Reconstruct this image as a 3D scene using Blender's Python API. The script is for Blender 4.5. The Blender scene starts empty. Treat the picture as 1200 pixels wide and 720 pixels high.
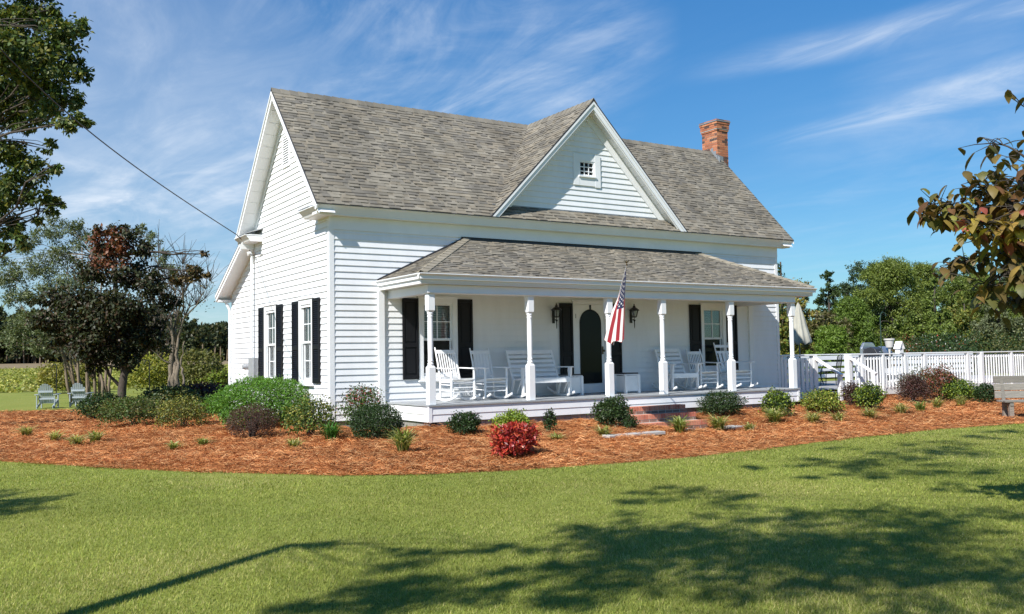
import bpy, bmesh, math, random
import numpy as np
from mathutils import Vector, Matrix

random.seed(7)
rng = np.random.default_rng(11)
scene = bpy.context.scene
COL = scene.collection

# ------------------------------------------------------------------ camera
CAM = np.array([-6.602, -17.035, 1.164])
YAW, PITCH, ROLL, FPX = (math.radians(-32.3467), math.radians(3.1746), math.radians(-0.9534), 1079.46)
FWD = np.array([-math.sin(YAW) * math.cos(PITCH), math.cos(YAW) * math.cos(PITCH), math.sin(PITCH)])
_rt = np.array([math.cos(YAW), math.sin(YAW), 0.0])
_up = np.cross(_rt, FWD)
RGT = math.cos(ROLL) * _rt + math.sin(ROLL) * _up
UPV = -math.sin(ROLL) * _rt + math.cos(ROLL) * _up
cam_data = bpy.data.cameras.new('camera')
cam_data.sensor_width = 36.0
cam_data.lens = FPX / 1200.0 * 36.0
cam_data.clip_start = 0.1
cam_data.clip_end = 3000.0
cam = bpy.data.objects.new('camera', cam_data)
COL.objects.link(cam)
cam.matrix_world = Matrix((
    (RGT[0], UPV[0], -FWD[0], CAM[0]),
    (RGT[1], UPV[1], -FWD[1], CAM[1]),
    (RGT[2], UPV[2], -FWD[2], CAM[2]),
    (0, 0, 0, 1)))
scene.camera = cam

# ------------------------------------------------------------------ world, sun, exposure
SUNV = np.array([-2.25, -1.0, 2.18])
SUNV = SUNV / np.linalg.norm(SUNV)
sun_el = math.asin(SUNV[2])
sun_az = math.atan2(SUNV[0], SUNV[1])
world = bpy.data.worlds.new('World')
scene.world = world
world.use_nodes = True
wn, wl = world.node_tree.nodes, world.node_tree.links
wn.clear()
w_out = wn.new('ShaderNodeOutputWorld')
w_bg = wn.new('ShaderNodeBackground')
w_bg.inputs['Strength'].default_value = 0.104
w_sky = wn.new('ShaderNodeTexSky')
w_sky.sky_type = 'NISHITA'
w_sky.sun_disc = False
w_sky.sun_elevation = sun_el
w_sky.sun_rotation = sun_az
w_sky.air_density = 1.0
w_sky.dust_density = 0.0
w_sky.ozone_density = 1.5
w_geo = wn.new('ShaderNodeTexCoord')
w_sep = wn.new('ShaderNodeSeparateXYZ')
wl.new(w_geo.outputs['Generated'], w_sep.inputs[0])


def wmath(op, a, b=None, c=None, clamp=False):
    n = wn.new('ShaderNodeMath')
    n.operation = op
    n.use_clamp = clamp
    for i, v in enumerate((a, b, c)):
        if v is None:
            continue
        if isinstance(v, (int, float)):
            n.inputs[i].default_value = v
        else:
            wl.new(v, n.inputs[i])
    return n.outputs[0]


# cirrus: noise on a flat cloud layer (direction projected on a plane overhead)
zc = wmath('MAXIMUM', wmath('ADD', w_sep.outputs['Z'], 0.06), 0.02)
cu = wmath('DIVIDE', w_sep.outputs['X'], zc)
cv = wmath('DIVIDE', w_sep.outputs['Y'], zc)
w_cmb = wn.new('ShaderNodeCombineXYZ')
wl.new(cu, w_cmb.inputs[0])
wl.new(cv, w_cmb.inputs[1])


def cloud_noise(scale, rot, stretch, detail, lo, hi, offs=(0, 0, 0), dist=0.6):
    mp = wn.new('ShaderNodeMapping')
    mp.inputs['Rotation'].default_value = (0, 0, math.radians(rot))
    mp.inputs['Scale'].default_value = (stretch[0], stretch[1], 1.0)
    mp.inputs['Location'].default_value = offs
    wl.new(w_cmb.outputs[0], mp.inputs[0])
    nz = wn.new('ShaderNodeTexNoise')
    nz.inputs['Scale'].default_value = scale
    nz.inputs['Detail'].default_value = detail
    nz.inputs['Roughness'].default_value = 0.62
    nz.inputs['Distortion'].default_value = dist
    wl.new(mp.outputs[0], nz.inputs['Vector'])
    mr = wn.new('ShaderNodeMapRange')
    mr.interpolation_type = 'SMOOTHSTEP'
    mr.inputs['From Min'].default_value = lo
    mr.inputs['From Max'].default_value = hi
    wl.new(nz.outputs['Fac'], mr.inputs['Value'])
    return mr.outputs[0]


def sky_spot(u, v, r0, r1):
    """a soft round region of the sky round a direction"""
    d = FWD + RGT * (u - 600) / FPX - UPV * (v - 360) / FPX
    d = d / np.linalg.norm(d)
    vm = wn.new('ShaderNodeVectorMath')
    vm.operation = 'DOT_PRODUCT'
    wl.new(w_geo.outputs['Generated'], vm.inputs[0])
    vm.inputs[1].default_value = tuple(d)
    mr = wn.new('ShaderNodeMapRange')
    mr.interpolation_type = 'SMOOTHSTEP'
    mr.inputs['From Min'].default_value = math.cos(math.radians(r1))
    mr.inputs['From Max'].default_value = math.cos(math.radians(r0))
    wl.new(vm.outputs['Value'], mr.inputs['Value'])
    return mr.outputs[0]


def wmax(*a):
    o = a[0]
    for b in a[1:]:
        o = wmath('MAXIMUM', o, b)
    return o


def plane_pt(u, v):
    d = FWD + RGT * (u - 600) / FPX - UPV * (v - 360) / FPX
    d = d / np.linalg.norm(d)
    return d[:2] / max(d[2] + .06, .02)


def streak(p, q, width, fade0, fade1):
    """one long cirrus streak on the cloud layer from direction p to direction q"""
    A, B = plane_pt(*p), plane_pt(*q)
    L = np.linalg.norm(B - A)
    t = (B - A) / L
    n = np.array([-t[1], t[0]])
    du = wmath('ADD', wmath('MULTIPLY', cu, float(n[0])), wmath('ADD', wmath('MULTIPLY', cv, float(n[1])), float(-(A @ n))))
    al = wmath('ADD', wmath('MULTIPLY', cu, float(t[0])), wmath('ADD', wmath('MULTIPLY', cv, float(t[1])), float(-(A @ t))))
    du = wmath('ADD', du, wmath('MULTIPLY', wmath('SUBTRACT', wobble, .5), .22))
    m = wn.new('ShaderNodeMapRange')
    m.interpolation_type = 'SMOOTHSTEP'
    m.inputs['From Min'].default_value = width
    m.inputs['From Max'].default_value = 0.0
    wl.new(wmath('ABSOLUTE', du), m.inputs['Value'])
    f = wn.new('ShaderNodeMapRange')
    f.interpolation_type = 'SMOOTHSTEP'
    f.inputs['From Min'].default_value = fade0
    f.inputs['From Max'].default_value = fade1
    wl.new(wmath('DIVIDE', al, float(L)), f.inputs['Value'])
    return wmath('MULTIPLY', m.outputs[0], f.outputs[0])


wobble = cloud_noise(1.1, -4, (1, .5), 3, 0.0, 1.0, (4.0, 9.0, 0), .3)
wisp = cloud_noise(1.5, -5, (1, .42), 9, 0.40, 0.76, (3.1, 1.7, 0), 1.0)
fine = cloud_noise(3.4, -8, (1, .40), 11, 0.32, 0.86, (8.0, 2.0, 0), 1.3)
veil = cloud_noise(0.9, -10, (1, .7), 6, 0.35, 0.72, (1.0, 5.0, 0), 0.9)
tex = wmath('ADD', wmath('MULTIPLY', wisp, 0.80), wmath('MULTIPLY', fine, 0.45))
region = wmax(
    wmath('MULTIPLY', sky_spot(430, 60, 2, 16), 1.0),
    wmath('MULTIPLY', sky_spot(650, 45, 1, 8), 0.95),
    wmath('MULTIPLY', sky_spot(200, 150, 2, 15), 0.95),
    wmath('MULTIPLY', sky_spot(1120, 130, 1, 8), 0.25),
    wmath('MULTIPLY', sky_spot(1000, 300, 2, 12), 0.15), 0.03)
cl = wmath('MULTIPLY', tex, wmath('ADD', wmath('MULTIPLY', veil, 0.75), 0.35))
cl = wmath('MULTIPLY', cl, region)
tex2 = wmath('ADD', wmath('MULTIPLY', fine, 0.8), 0.18)
cl = wmath('ADD', cl, wmath('MULTIPLY', wmath('MULTIPLY', streak((760, 95), (1190, 2), .16, .0, .6), tex2), .62))
cl = wmath('ADD', cl, wmath('MULTIPLY', wmath('MULTIPLY', streak((880, 182), (1200, 84), .20, .0, .75), tex2), .72))
cl = wmath('ADD', cl, wmath('MULTIPLY', sky_spot(130, 250, 1, 19), 0.24))
cl = wmath('MINIMUM', cl, 0.85)
w_mix = wn.new('ShaderNodeMix')
w_mix.data_type = 'RGBA'
wl.new(cl, w_mix.inputs[0])
w_tint = wn.new('ShaderNodeMix')
w_tint.data_type = 'RGBA'
w_tint.blend_type = 'MULTIPLY'
w_tint.inputs[0].default_value = 1.0
wl.new(w_sky.outputs[0], w_tint.inputs[6])
# the clear blue of the day: deeper and less white towards the horizon than the bare model
w_hz = wn.new('ShaderNodeMapRange')
w_hz.inputs['From Min'].default_value = 0.02
w_hz.inputs['From Max'].default_value = 0.42
w_hz.inputs['To Min'].default_value = 0.0
w_hz.inputs['To Max'].default_value = 1.0
wl.new(w_sep.outputs['Z'], w_hz.inputs['Value'])
w_col = wn.new('ShaderNodeMix')
w_col.data_type = 'RGBA'
w_col.inputs[6].default_value = (0.34, 0.52, 0.62, 1)
w_col.inputs[7].default_value = (0.265, 0.67, 0.98, 1)
wl.new(w_hz.outputs[0], w_col.inputs[0])
wl.new(w_col.outputs[2], w_tint.inputs[7])
wl.new(w_tint.outputs[2], w_mix.inputs[6])
w_mix.inputs[7].default_value = (5.6, 6.2, 7.0, 1)
wl.new(w_mix.outputs[2], w_bg.inputs[0])
wl.new(w_bg.outputs[0], w_out.inputs[0])

sun_data = bpy.data.lights.new('sun', 'SUN')
sun_data.energy = 5.0
sun_data.angle = math.radians(0.53)
sun_data.color = (1.0, 0.965, 0.91)
sun = bpy.data.objects.new('sun', sun_data)
COL.objects.link(sun)
sun.rotation_euler = Vector(tuple(SUNV)).to_track_quat('Z', 'Y').to_euler()
sun.location = (-20, -20, 30)

scene.view_settings.view_transform = 'Standard'
scene.view_settings.look = 'None'
scene.view_settings.gamma = 1.0
scene.view_settings.use_curve_mapping = False
scene.view_settings.exposure = 0.5
scene.cycles.max_bounces = 6
scene.cycles.transparent_max_bounces = 8


def spot(u, v, depth):
    """point of the world seen at photo pixel (u, v) at a distance along the view axis"""
    return CAM + (FWD + RGT * (u - 600) / FPX - UPV * (v - 360) / FPX) * depth


# ------------------------------------------------------------------ helpers
def sstep(a, b, x):
    t = np.clip((x - a) / (b - a), 0, 1)
    return t * t * (3 - 2 * t)


def ground(x, y):
    x = np.asarray(x, float)
    y = np.asarray(y, float)

    def rd(x0, x1, y0, y1):
        return np.hypot(np.maximum(np.maximum(x0 - x, x - x1), 0), np.maximum(np.maximum(y0 - y, y - y1), 0))
    d = np.minimum(rd(0, 12.6, -1.8, 6.9), rd(12.6, 30, 0, 5))
    r = np.hypot(x - 3, y + 5)
    path = .20 * np.exp(-(np.abs((x - 6.6) / 1.15) ** 3 + np.abs((y + 2.8) / 1.0) ** 3))
    return -.4 + .235 * (1 - np.clip(d / 3.9, 0, 1) ** .8) - path + 2.1 * sstep(50, 210, r)


def gz(x, y):
    return float(ground(x, y))


class MB:
    """collects shapes; build() links them as ONE mesh object"""

    def __init__(self, M=None):
        self.v, self.f, self.m, self.t = [], [], [], []
        self.M = M
        self.n = 0

    def add(self, vs, fs, mat=0, tint=(1, 1, 1)):
        if self.M is not None:
            vs = [tuple(self.M @ Vector(p)) for p in vs]
        b = self.n
        self.v.extend(vs)
        self.n += len(vs)
        for f in fs:
            self.f.append([i + b for i in f])
            self.m.append(mat)
            self.t.append(tint)

    def box(self, x0, x1, y0, y1, z0, z1, mat=0, tint=(1, 1, 1)):
        vs = [(x0, y0, z0), (x1, y0, z0), (x1, y1, z0), (x0, y1, z0), (x0, y0, z1), (x1, y0, z1), (x1, y1, z1), (x0, y1, z1)]
        self.add(vs, [(0, 3, 2, 1), (4, 5, 6, 7), (0, 1, 5, 4), (1, 2, 6, 5), (2, 3, 7, 6), (3, 0, 4, 7)], mat, tint)

    def beam(self, p, q, w, h, up=(0, 0, 1), mat=0, tint=(1, 1, 1)):
        """bar from p to q, w wide across and h high"""
        p, q, up = Vector(p), Vector(q), Vector(up)
        d = (q - p).normalized()
        s = d.cross(up)
        if s.length < 1e-5:
            s = d.cross(Vector((0, 1, 0)))
        s.normalize()
        u = s.cross(d)
        vs = []
        for e in (p, q):
            for a, b in ((-1, -1), (1, -1), (1, 1), (-1, 1)):
                vs.append(tuple(e + s * (a * w / 2) + u * (b * h / 2)))
        self.add(vs, [(0, 3, 2, 1), (4, 5, 6, 7), (0, 1, 5, 4), (1, 2, 6, 5), (2, 3, 7, 6), (3, 0, 4, 7)], mat, tint)

    def tube(self, pts, rad, n=8, mat=0, tint=(1, 1, 1), caps=True):
        pts = [Vector(p) for p in pts]
        if isinstance(rad, (int, float)):
            rad = [rad] * len(pts)
        vs = []
        ref = None
        for i, p in enumerate(pts):
            d = (pts[min(i + 1, len(pts) - 1)] - pts[max(i - 1, 0)]).normalized()
            if ref is None:
                ref = Vector((1, 0, 0)) if abs(d.x) < .8 else Vector((0, 1, 0))
            a = (ref - d * ref.dot(d)).normalized()
            ref = a
            b = d.cross(a)
            for k in range(n):
                t = 2 * math.pi * k / n
                vs.append(tuple(p + (a * math.cos(t) + b * math.sin(t)) * rad[i]))
        fs = []
        for i in range(len(pts) - 1):
            for k in range(n):
                fs.append((i * n + k, i * n + (k + 1) % n, (i + 1) * n + (k + 1) % n, (i + 1) * n + k))
        if caps:
            fs.append(tuple(range(n - 1, -1, -1)))
            fs.append(tuple(range((len(pts) - 1) * n, len(pts) * n)))
        self.add(vs, fs, mat, tint)

    def lathe(self, prof, c=(0, 0, 0), n=12, mat=0, tint=(1, 1, 1), rot=0.0):
        vs, fs = [], []
        for r, z in prof:
            for k in range(n):
                t = 2 * math.pi * k / n + rot
                vs.append((c[0] + r * math.cos(t), c[1] + r * math.sin(t), c[2] + z))
        for i in range(len(prof) - 1):
            for k in range(n):
                fs.append((i * n + k, i * n + (k + 1) % n, (i + 1) * n + (k + 1) % n, (i + 1) * n + k))
        fs.append(tuple(range(n - 1, -1, -1)))
        fs.append(tuple(range((len(prof) - 1) * n, len(prof) * n)))
        self.add(vs, fs, mat, tint)

    def prism(self, poly, o, a, b, n, mat=0, tint=(1, 1, 1)):
        """polygon (a, b coordinates) at o, thickened along vector n"""
        o, a, b, n = Vector(o), Vector(a), Vector(b), Vector(n)
        k = len(poly)
        vs = [tuple(o + a * p[0] + b * p[1]) for p in poly] + [tuple(o + a * p[0] + b * p[1] + n) for p in poly]
        fs = [tuple(range(k - 1, -1, -1)), tuple(range(k, 2 * k))]
        for i in range(k):
            j = (i + 1) % k
            fs.append((i, j, j + k, i + k))
        self.add(vs, fs, mat, tint)

    def build(self, name, mats, parent=None, smooth=False, bevel=0.0, auto=None):
        me = bpy.data.meshes.new(name)
        me.from_pydata(self.v, [], self.f)
        if not isinstance(mats, (list, tuple)):
            mats = [mats]
        for m in mats:
            me.materials.append(m)
        me.polygons.foreach_set('material_index', self.m)
        at = me.attributes.new('tint', 'FLOAT_COLOR', 'FACE')
        at.data.foreach_set('color', np.array([(t[0], t[1], t[2], 1.0) for t in self.t], np.float32).ravel())
        bm = bmesh.new()
        bm.from_mesh(me)
        bmesh.ops.recalc_face_normals(bm, faces=bm.faces)
        bm.to_mesh(me)
        bm.free()
        if smooth:
            me.polygons.foreach_set('use_smooth', [True] * len(me.polygons))
            if auto:
                me.set_sharp_from_angle(angle=math.radians(auto))
        o = bpy.data.objects.new(name, me)
        COL.objects.link(o)
        if parent is not None:
            o.parent = parent
        if bevel:
            md = o.modifiers.new('bevel', 'BEVEL')
            md.width = bevel
            md.segments = 1
            md.limit_method = 'ANGLE'
        return o


def raw_mesh(name, V, F, mat, tint=None, parent=None, smooth=False):
    """fast mesh from arrays; F is (n, k)"""
    me = bpy.data.meshes.new(name)
    V = np.asarray(V, np.float32)
    F = np.asarray(F, np.int32)
    nf, k = F.shape
    me.vertices.add(len(V))
    me.vertices.foreach_set('co', V.ravel())
    me.loops.add(nf * k)
    me.loops.foreach_set('vertex_index', F.ravel())
    me.polygons.add(nf)
    me.polygons.foreach_set('loop_start', np.arange(nf, dtype=np.int32) * k)
    me.polygons.foreach_set('loop_total', np.full(nf, k, np.int32))
    for m in (mat if isinstance(mat, (list, tuple)) else [mat]):
        me.materials.append(m)
    if tint is not None:
        at = me.attributes.new('tint', 'FLOAT_COLOR', 'FACE')
        c = np.ones((nf, 4), np.float32)
        c[:, :3] = tint
        at.data.foreach_set('color', c.ravel())
    if smooth:
        me.polygons.foreach_set('use_smooth', np.ones(nf, bool))
    me.update()
    me.validate()
    o = bpy.data.objects.new(name, me)
    COL.objects.link(o)
    if parent is not None:
        o.parent = parent
    return o


def thing(name, label, cat, loc=(0, 0, 0), rz=0.0, group=None):
    o = bpy.data.objects.new(name, None)
    o.empty_display_size = 0.2
    COL.objects.link(o)
    o.location = tuple(float(c) for c in loc)
    o.rotation_euler = (0, 0, rz)
    return tag(o, label, cat, group)


def tag(o, label=None, cat=None, group=None, kind=None):
    if label:
        o['label'] = label
    if cat:
        o['category'] = cat
    if group:
        o['group'] = group
    if kind:
        o['kind'] = kind
    return o


def copy_thing(root, loc, rz, label):
    r = root.copy()
    COL.objects.link(r)
    r.location = tuple(float(c) for c in loc)
    r.rotation_euler = (0, 0, rz)
    r['label'] = label
    for ch in list(root.children):
        c = ch.copy()
        COL.objects.link(c)
        c.parent = r
        for g in list(ch.children):
            d = g.copy()
            COL.objects.link(d)
            d.parent = c
    return r


def basis(o, u, n):
    """wall frame: u along the wall, n outwards, z up"""
    u, n = Vector(u), Vector(n)
    return Matrix(((u.x, n.x, 0, o[0]), (u.y, n.y, 0, o[1]), (0, 0, 1, o[2]), (0, 0, 0, 1)))


# ------------------------------------------------------------------ materials
def new_mat(name):
    m = bpy.data.materials.new(name)
    m.use_nodes = True
    nt = m.node_tree
    nt.nodes.clear()
    out = nt.nodes.new('ShaderNodeOutputMaterial')
    bs = nt.nodes.new('ShaderNodeBsdfPrincipled')
    nt.links.new(bs.outputs[0], out.inputs[0])
    return m, nt, bs, out


def simple(name, col, rough=0.6, var=0.0, scale=6.0, metallic=0.0, bump=0.0, spec=0.5, tint=False, streak=None):
    m, nt, bs, out = new_mat(name)
    bs.inputs['Roughness'].default_value = rough
    bs.inputs['Metallic'].default_value = metallic
    bs.inputs['Specular IOR Level'].default_value = spec
    src = None
    if tint:
        at = nt.nodes.new('ShaderNodeAttribute')
        at.attribute_name = 'tint'
        mx = nt.nodes.new('ShaderNodeMix')
        mx.data_type = 'RGBA'
        mx.blend_type = 'MULTIPLY'
        mx.inputs[0].default_value = 1.0
        mx.inputs[6].default_value = (*col, 1)
        nt.links.new(at.outputs['Color'], mx.inputs[7])
        src = mx.outputs[2]
    if var or bump:
        tc = nt.nodes.new('ShaderNodeTexCoord')
        nz = nt.nodes.new('ShaderNodeTexNoise')
        nz.inputs['Scale'].default_value = scale
        nz.inputs['Detail'].default_value = 6
        nz.inputs['Roughness'].default_value = 0.65
        if streak:
            mp = nt.nodes.new('ShaderNodeMapping')
            mp.inputs['Scale'].default_value = streak
            nt.links.new(tc.outputs['Object'], mp.inputs[0])
            nt.links.new(mp.outputs[0], nz.inputs['Vector'])
        else:
            nt.links.new(tc.outputs['Object'], nz.inputs['Vector'])
        mr = nt.nodes.new('ShaderNodeMapRange')
        mr.inputs['From Min'].default_value = 0.3
        mr.inputs['From Max'].default_value = 0.7
        mr.inputs['To Min'].default_value = 1 - var
        mr.inputs['To Max'].default_value = 1 + var * .6
        nt.links.new(nz.outputs['Fac'], mr.inputs['Value'])
        vm = nt.nodes.new('ShaderNodeVectorMath')
        vm.operation = 'SCALE'
        if src is not None:
            nt.links.new(src, vm.inputs[0])
        else:
            vm.inputs[0].default_value = col
        nt.links.new(mr.outputs[0], vm.inputs['Scale'])
        src = vm.outputs[0]
        if bump:
            bp = nt.nodes.new('ShaderNodeBump')
            bp.inputs['Strength'].default_value = bump
            bp.inputs['Distance'].default_value = 0.02
            nt.links.new(nz.outputs['Fac'], bp.inputs['Height'])
            nt.links.new(bp.outputs[0], bs.inputs['Normal'])
    if src is not None:
        nt.links.new(src, bs.inputs['Base Color'])
    else:
        bs.inputs['Base Color'].default_value = (*col, 1)
    return m


def leafy(name, trans=0.3, rough=0.5, spec=0.35):
    """leaf or blade: colour from the tint of each leaf, some light through it"""
    m, nt, bs, out = new_mat(name)
    at = nt.nodes.new('ShaderNodeAttribute')
    at.attribute_name = 'tint'
    nt.links.new(at.outputs['Color'], bs.inputs['Base Color'])
    bs.inputs['Roughness'].default_value = rough
    bs.inputs['Specular IOR Level'].default_value = spec
    tr = nt.nodes.new('ShaderNodeBsdfTranslucent')
    mul = nt.nodes.new('ShaderNodeMix')
    mul.data_type = 'RGBA'
    mul.blend_type = 'MULTIPLY'
    mul.inputs[0].default_value = 1
    nt.links.new(at.outputs['Color'], mul.inputs[6])
    mul.inputs[7].default_value = (1.25, 1.2, 0.6, 1)
    nt.links.new(mul.outputs[2], tr.inputs['Color'])
    ms = nt.nodes.new('ShaderNodeMixShader')
    ms.inputs[0].default_value = trans
    nt.links.new(bs.outputs[0], ms.inputs[1])
    nt.links.new(tr.outputs[0], ms.inputs[2])
    nt.links.new(ms.outputs[0], out.inputs[0])
    return m


M = {}
M['siding'] = simple('white_siding', (.80, .81, .82), .5, .07, 1.4, spec=.35, streak=(2.2, 2.2, .5))
M['trim'] = simple('white_trim', (.81, .82, .825), .45, .04, 2.0, spec=.35)
M['gutter'] = simple('white_aluminium', (.77, .78, .785), .35, .04, 3.0)
M['ceiling'] = simple('porch_ceiling_paint', (.74, .73, .70), .6)
M['shingle'] = simple('asphalt_shingle', (1, 1, 1), .95, .30, 1.3, spec=.1, tint=True, streak=(1.6, .55, .55))
M['drip'] = simple('dark_roof_edge', (.035, .035, .04), .6)
M['black'] = simple('black_shutter_paint', (.009, .009, .011), .5, .1, 5, spec=.25)
M['iron'] = simple('black_iron', (.015, .015, .015), .45)
M['brick'] = simple('brick', (1, 1, 1), .85, .22, 22, bump=.3, tint=True)
M['mortar'] = simple('mortar', (.50, .46, .41), .9, .15, 20)
M['block'] = simple('concrete_block', (.26, .25, .235), .9, .2, 6, bump=.3, tint=True)
M['concrete'] = simple('concrete', (.45, .43, .40), .9, .15, 4, bump=.2)
M['floor'] = simple('grey_floor_paint', (.36, .38, .39), .45, .12, 2.5)
M['white_wood'] = simple('white_furniture_paint', (.88, .88, .88), .4, .05, 8)
M['deck_white'] = simple('white_deck_paint', (.80, .80, .79), .5, .08, 3)
M['deck_grey'] = simple('grey_deck_boards', (.33, .33, .33), .7, .15, 3)
M['blind'] = simple('white_blind', (.72, .73, .72), .5)
M['dark_room'] = simple('dark_interior', (.05, .05, .055), .8)
M['metal'] = simple('galvanised_metal', (.42, .43, .44), .45, .15, 8, metallic=.3)
M['lead'] = simple('lead_flashing', (.22, .24, .26), .5, .15, 8)
M['old_wood'] = simple('weathered_wood', (.225, .205, .175), .85, .35, 5, bump=.4, streak=(1.5, 14, 14), tint=True)
M['bark'] = simple('bark', (.075, .06, .048), .95, .4, 7, bump=.7, streak=(3, 3, .8))
M['pale_bark'] = simple('pale_bark', (.21, .17, .125), .95, .55, 6, bump=.6, streak=(3, 3, .8))
M['tan_bark'] = simple('tan_bark', (.22, .165, .115), .9, .35, 6, bump=.4, streak=(3, 3, .8))
M['twig'] = simple('twig', (.055, .042, .032), .95)
M['leaf'] = leafy('foliage')
M['waxy_leaf'] = leafy('waxy_foliage', .18, .35, .5)
M['blade'] = leafy('grass_blades', .35, .55, .25)
M['straw'] = simple('pine_needles', (1, 1, 1), .8, tint=True, spec=.2)
M['flag_red'] = simple('flag_red', (.24, .010, .018), .8)
M['flag_white'] = simple('flag_white', (.62, .60, .57), .8)
M['flag_blue'] = simple('flag_blue', (.010, .015, .055), .8)
M['umbrella'] = simple('faded_canvas', (.40, .39, .33), .9, .12, 4)
M['grill'] = simple('grill_enamel', (.035, .035, .04), .35)
M['steel'] = simple('stainless_steel', (.55, .56, .57), .3, metallic=.8)
M['adirondack'] = simple('pale_grey_plastic', (.36, .41, .45), .5, .1, 5)
M['wall_brick'] = simple('dark_wall_brick', (.055, .045, .042), .9, .3, 8, bump=.4)
M['wire'] = simple('black_cable', (.012, .012, .012), .5)
M['bronze'] = simple('aged_brass', (.10, .07, .03), .4, metallic=.6)
M['pot'] = simple('pale_pot', (.52, .50, .46), .7)


def glass_mat(name, tint=(.02, .024, .028), mixv=0.75):
    m, nt, bs, out = new_mat(name)
    bs.inputs['Base Color'].default_value = (*tint, 1)
    bs.inputs['Roughness'].default_value = 0.03
    tr = nt.nodes.new('ShaderNodeBsdfTransparent')
    tr.inputs['Color'].default_value = (.80, .83, .83, 1)
    gl = nt.nodes.new('ShaderNodeBsdfGlossy')
    gl.inputs['Roughness'].default_value = 0.02
    fr = nt.nodes.new('ShaderNodeFresnel')
    fr.inputs['IOR'].default_value = 1.55
    ad = nt.nodes.new('ShaderNodeMath')
    ad.operation = 'MULTIPLY_ADD'
    ad.inputs[1].default_value = 0.8
    ad.inputs[2].default_value = 0.0
    nt.links.new(fr.outputs[0], ad.inputs[0])
    ms = nt.nodes.new('ShaderNodeMixShader')
    nt.links.new(ad.outputs[0], ms.inputs[0])
    nt.links.new(tr.outputs[0], ms.inputs[1])
    nt.links.new(gl.outputs[0], ms.inputs[2])
    nt.links.new(ms.outputs[0], out.inputs[0])
    nt.nodes.remove(bs)
    return m


M['glass'] = glass_mat('window_glass')


def screen_mat():
    m, nt, bs, out = new_mat('dark_screen_glass')
    bs.inputs['Base Color'].default_value = (.012, .014, .013, 1)
    bs.inputs['Roughness'].default_value = .12
    bs.inputs['Specular IOR Level'].default_value = .15
    return m


M['dark_glass'] = screen_mat()


def lawn_mat():
    m, nt, bs, out = new_mat('lawn_soil_and_turf')
    tc = nt.nodes.new('ShaderNodeTexCoord')
    n1 = nt.nodes.new('ShaderNodeTexNoise')
    n1.inputs['Scale'].default_value = .45
    n1.inputs['Detail'].default_value = 5
    n2 = nt.nodes.new('ShaderNodeTexNoise')
    n2.inputs['Scale'].default_value = 26
    n2.inputs['Detail'].default_value = 8
    n2.inputs['Roughness'].default_value = .75
    for n in (n1, n2):
        nt.links.new(tc.outputs['Object'], n.inputs['Vector'])
    r1 = nt.nodes.new('ShaderNodeValToRGB')
    r1.color_ramp.elements[0].position = .35
    r1.color_ramp.elements[0].color = (.21, .25, .050, 1)
    r1.color_ramp.elements[1].position = .68
    r1.color_ramp.elements[1].color = (.27, .285, .066, 1)
    nt.links.new(n1.outputs['Fac'], r1.inputs[0])
    mr = nt.nodes.new('ShaderNodeMapRange')
    mr.inputs['From Min'].default_value = .3
    mr.inputs['From Max'].default_value = .7
    mr.inputs['To Min'].default_value = .55
    mr.inputs['To Max'].default_value = 1.25
    nt.links.new(n2.outputs['Fac'], mr.inputs['Value'])
    vm = nt.nodes.new('ShaderNodeVectorMath')
    vm.operation = 'SCALE'
    nt.links.new(r1.outputs[0], vm.inputs[0])
    nt.links.new(mr.outputs[0], vm.inputs['Scale'])
    nt.links.new(vm.outputs[0], bs.inputs['Base Color'])
    bs.inputs['Roughness'].default_value = .9
    bs.inputs['Specular IOR Level'].default_value = .1
    bp = nt.nodes.new('ShaderNodeBump')
    bp.inputs['Strength'].default_value = .6
    bp.inputs['Distance'].default_value = .03
    nt.links.new(n2.outputs['Fac'], bp.inputs['Height'])
    nt.links.new(bp.outputs[0], bs.inputs['Normal'])
    return m


M['lawn'] = lawn_mat()
M['mulch'] = simple('pine_straw_bed', (.30, .115, .042), .95, .45, 9, bump=.8, spec=.1)
M['field_soil'] = simple('field_soil', (.24, .185, .11), .95, .2, .3, spec=.1)
M['field_green'] = simple('field_crop', (.22, .245, .05), .95, .25, .4, spec=.1)

# ------------------------------------------------------------------ ground
def grid_mesh(name, xs, ys, zf, mat, parent=None, keep=None, smooth=True):
    X, Y = np.meshgrid(xs, ys)
    Z = zf(X, Y)
    V = np.stack([X, Y, Z], -1).reshape(-1, 3)
    nx, ny = len(xs), len(ys)
    i, j = np.meshgrid(np.arange(nx - 1), np.arange(ny - 1))
    a = (j * nx + i).ravel()
    F = np.stack([a, a + 1, a + nx + 1, a + nx], -1)
    if keep is not None:
        cx = V[F].mean(1)
        F = F[keep(cx[:, 0], cx[:, 1])]
        used = np.unique(F)
        mp = -np.ones(len(V), int)
        mp[used] = np.arange(len(used))
        V = V[used]
        F = mp[F]
    return raw_mesh(name, V, F, mat, parent=parent, smooth=smooth)


def axis(lo, hi, c0, c1, step, grow=1.12):
    mid = list(np.arange(c0, c1 + 1e-6, step))
    a, s = [c0], step
    while a[-1] > lo:
        s *= grow
        a.append(max(lo, a[-1] - s))
    b, s = [c1], step
    while b[-1] < hi:
        s *= grow
        b.append(min(hi, b[-1] + s))
    return np.array(a[::-1][:-1] + mid + b[1:])


lawn = grid_mesh('lawn', axis(-1200, 1200, -14, 34, .5), axis(-400, 1500, -22, 30, .5), ground, M['lawn'])
tag(lawn, kind='structure')

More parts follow.
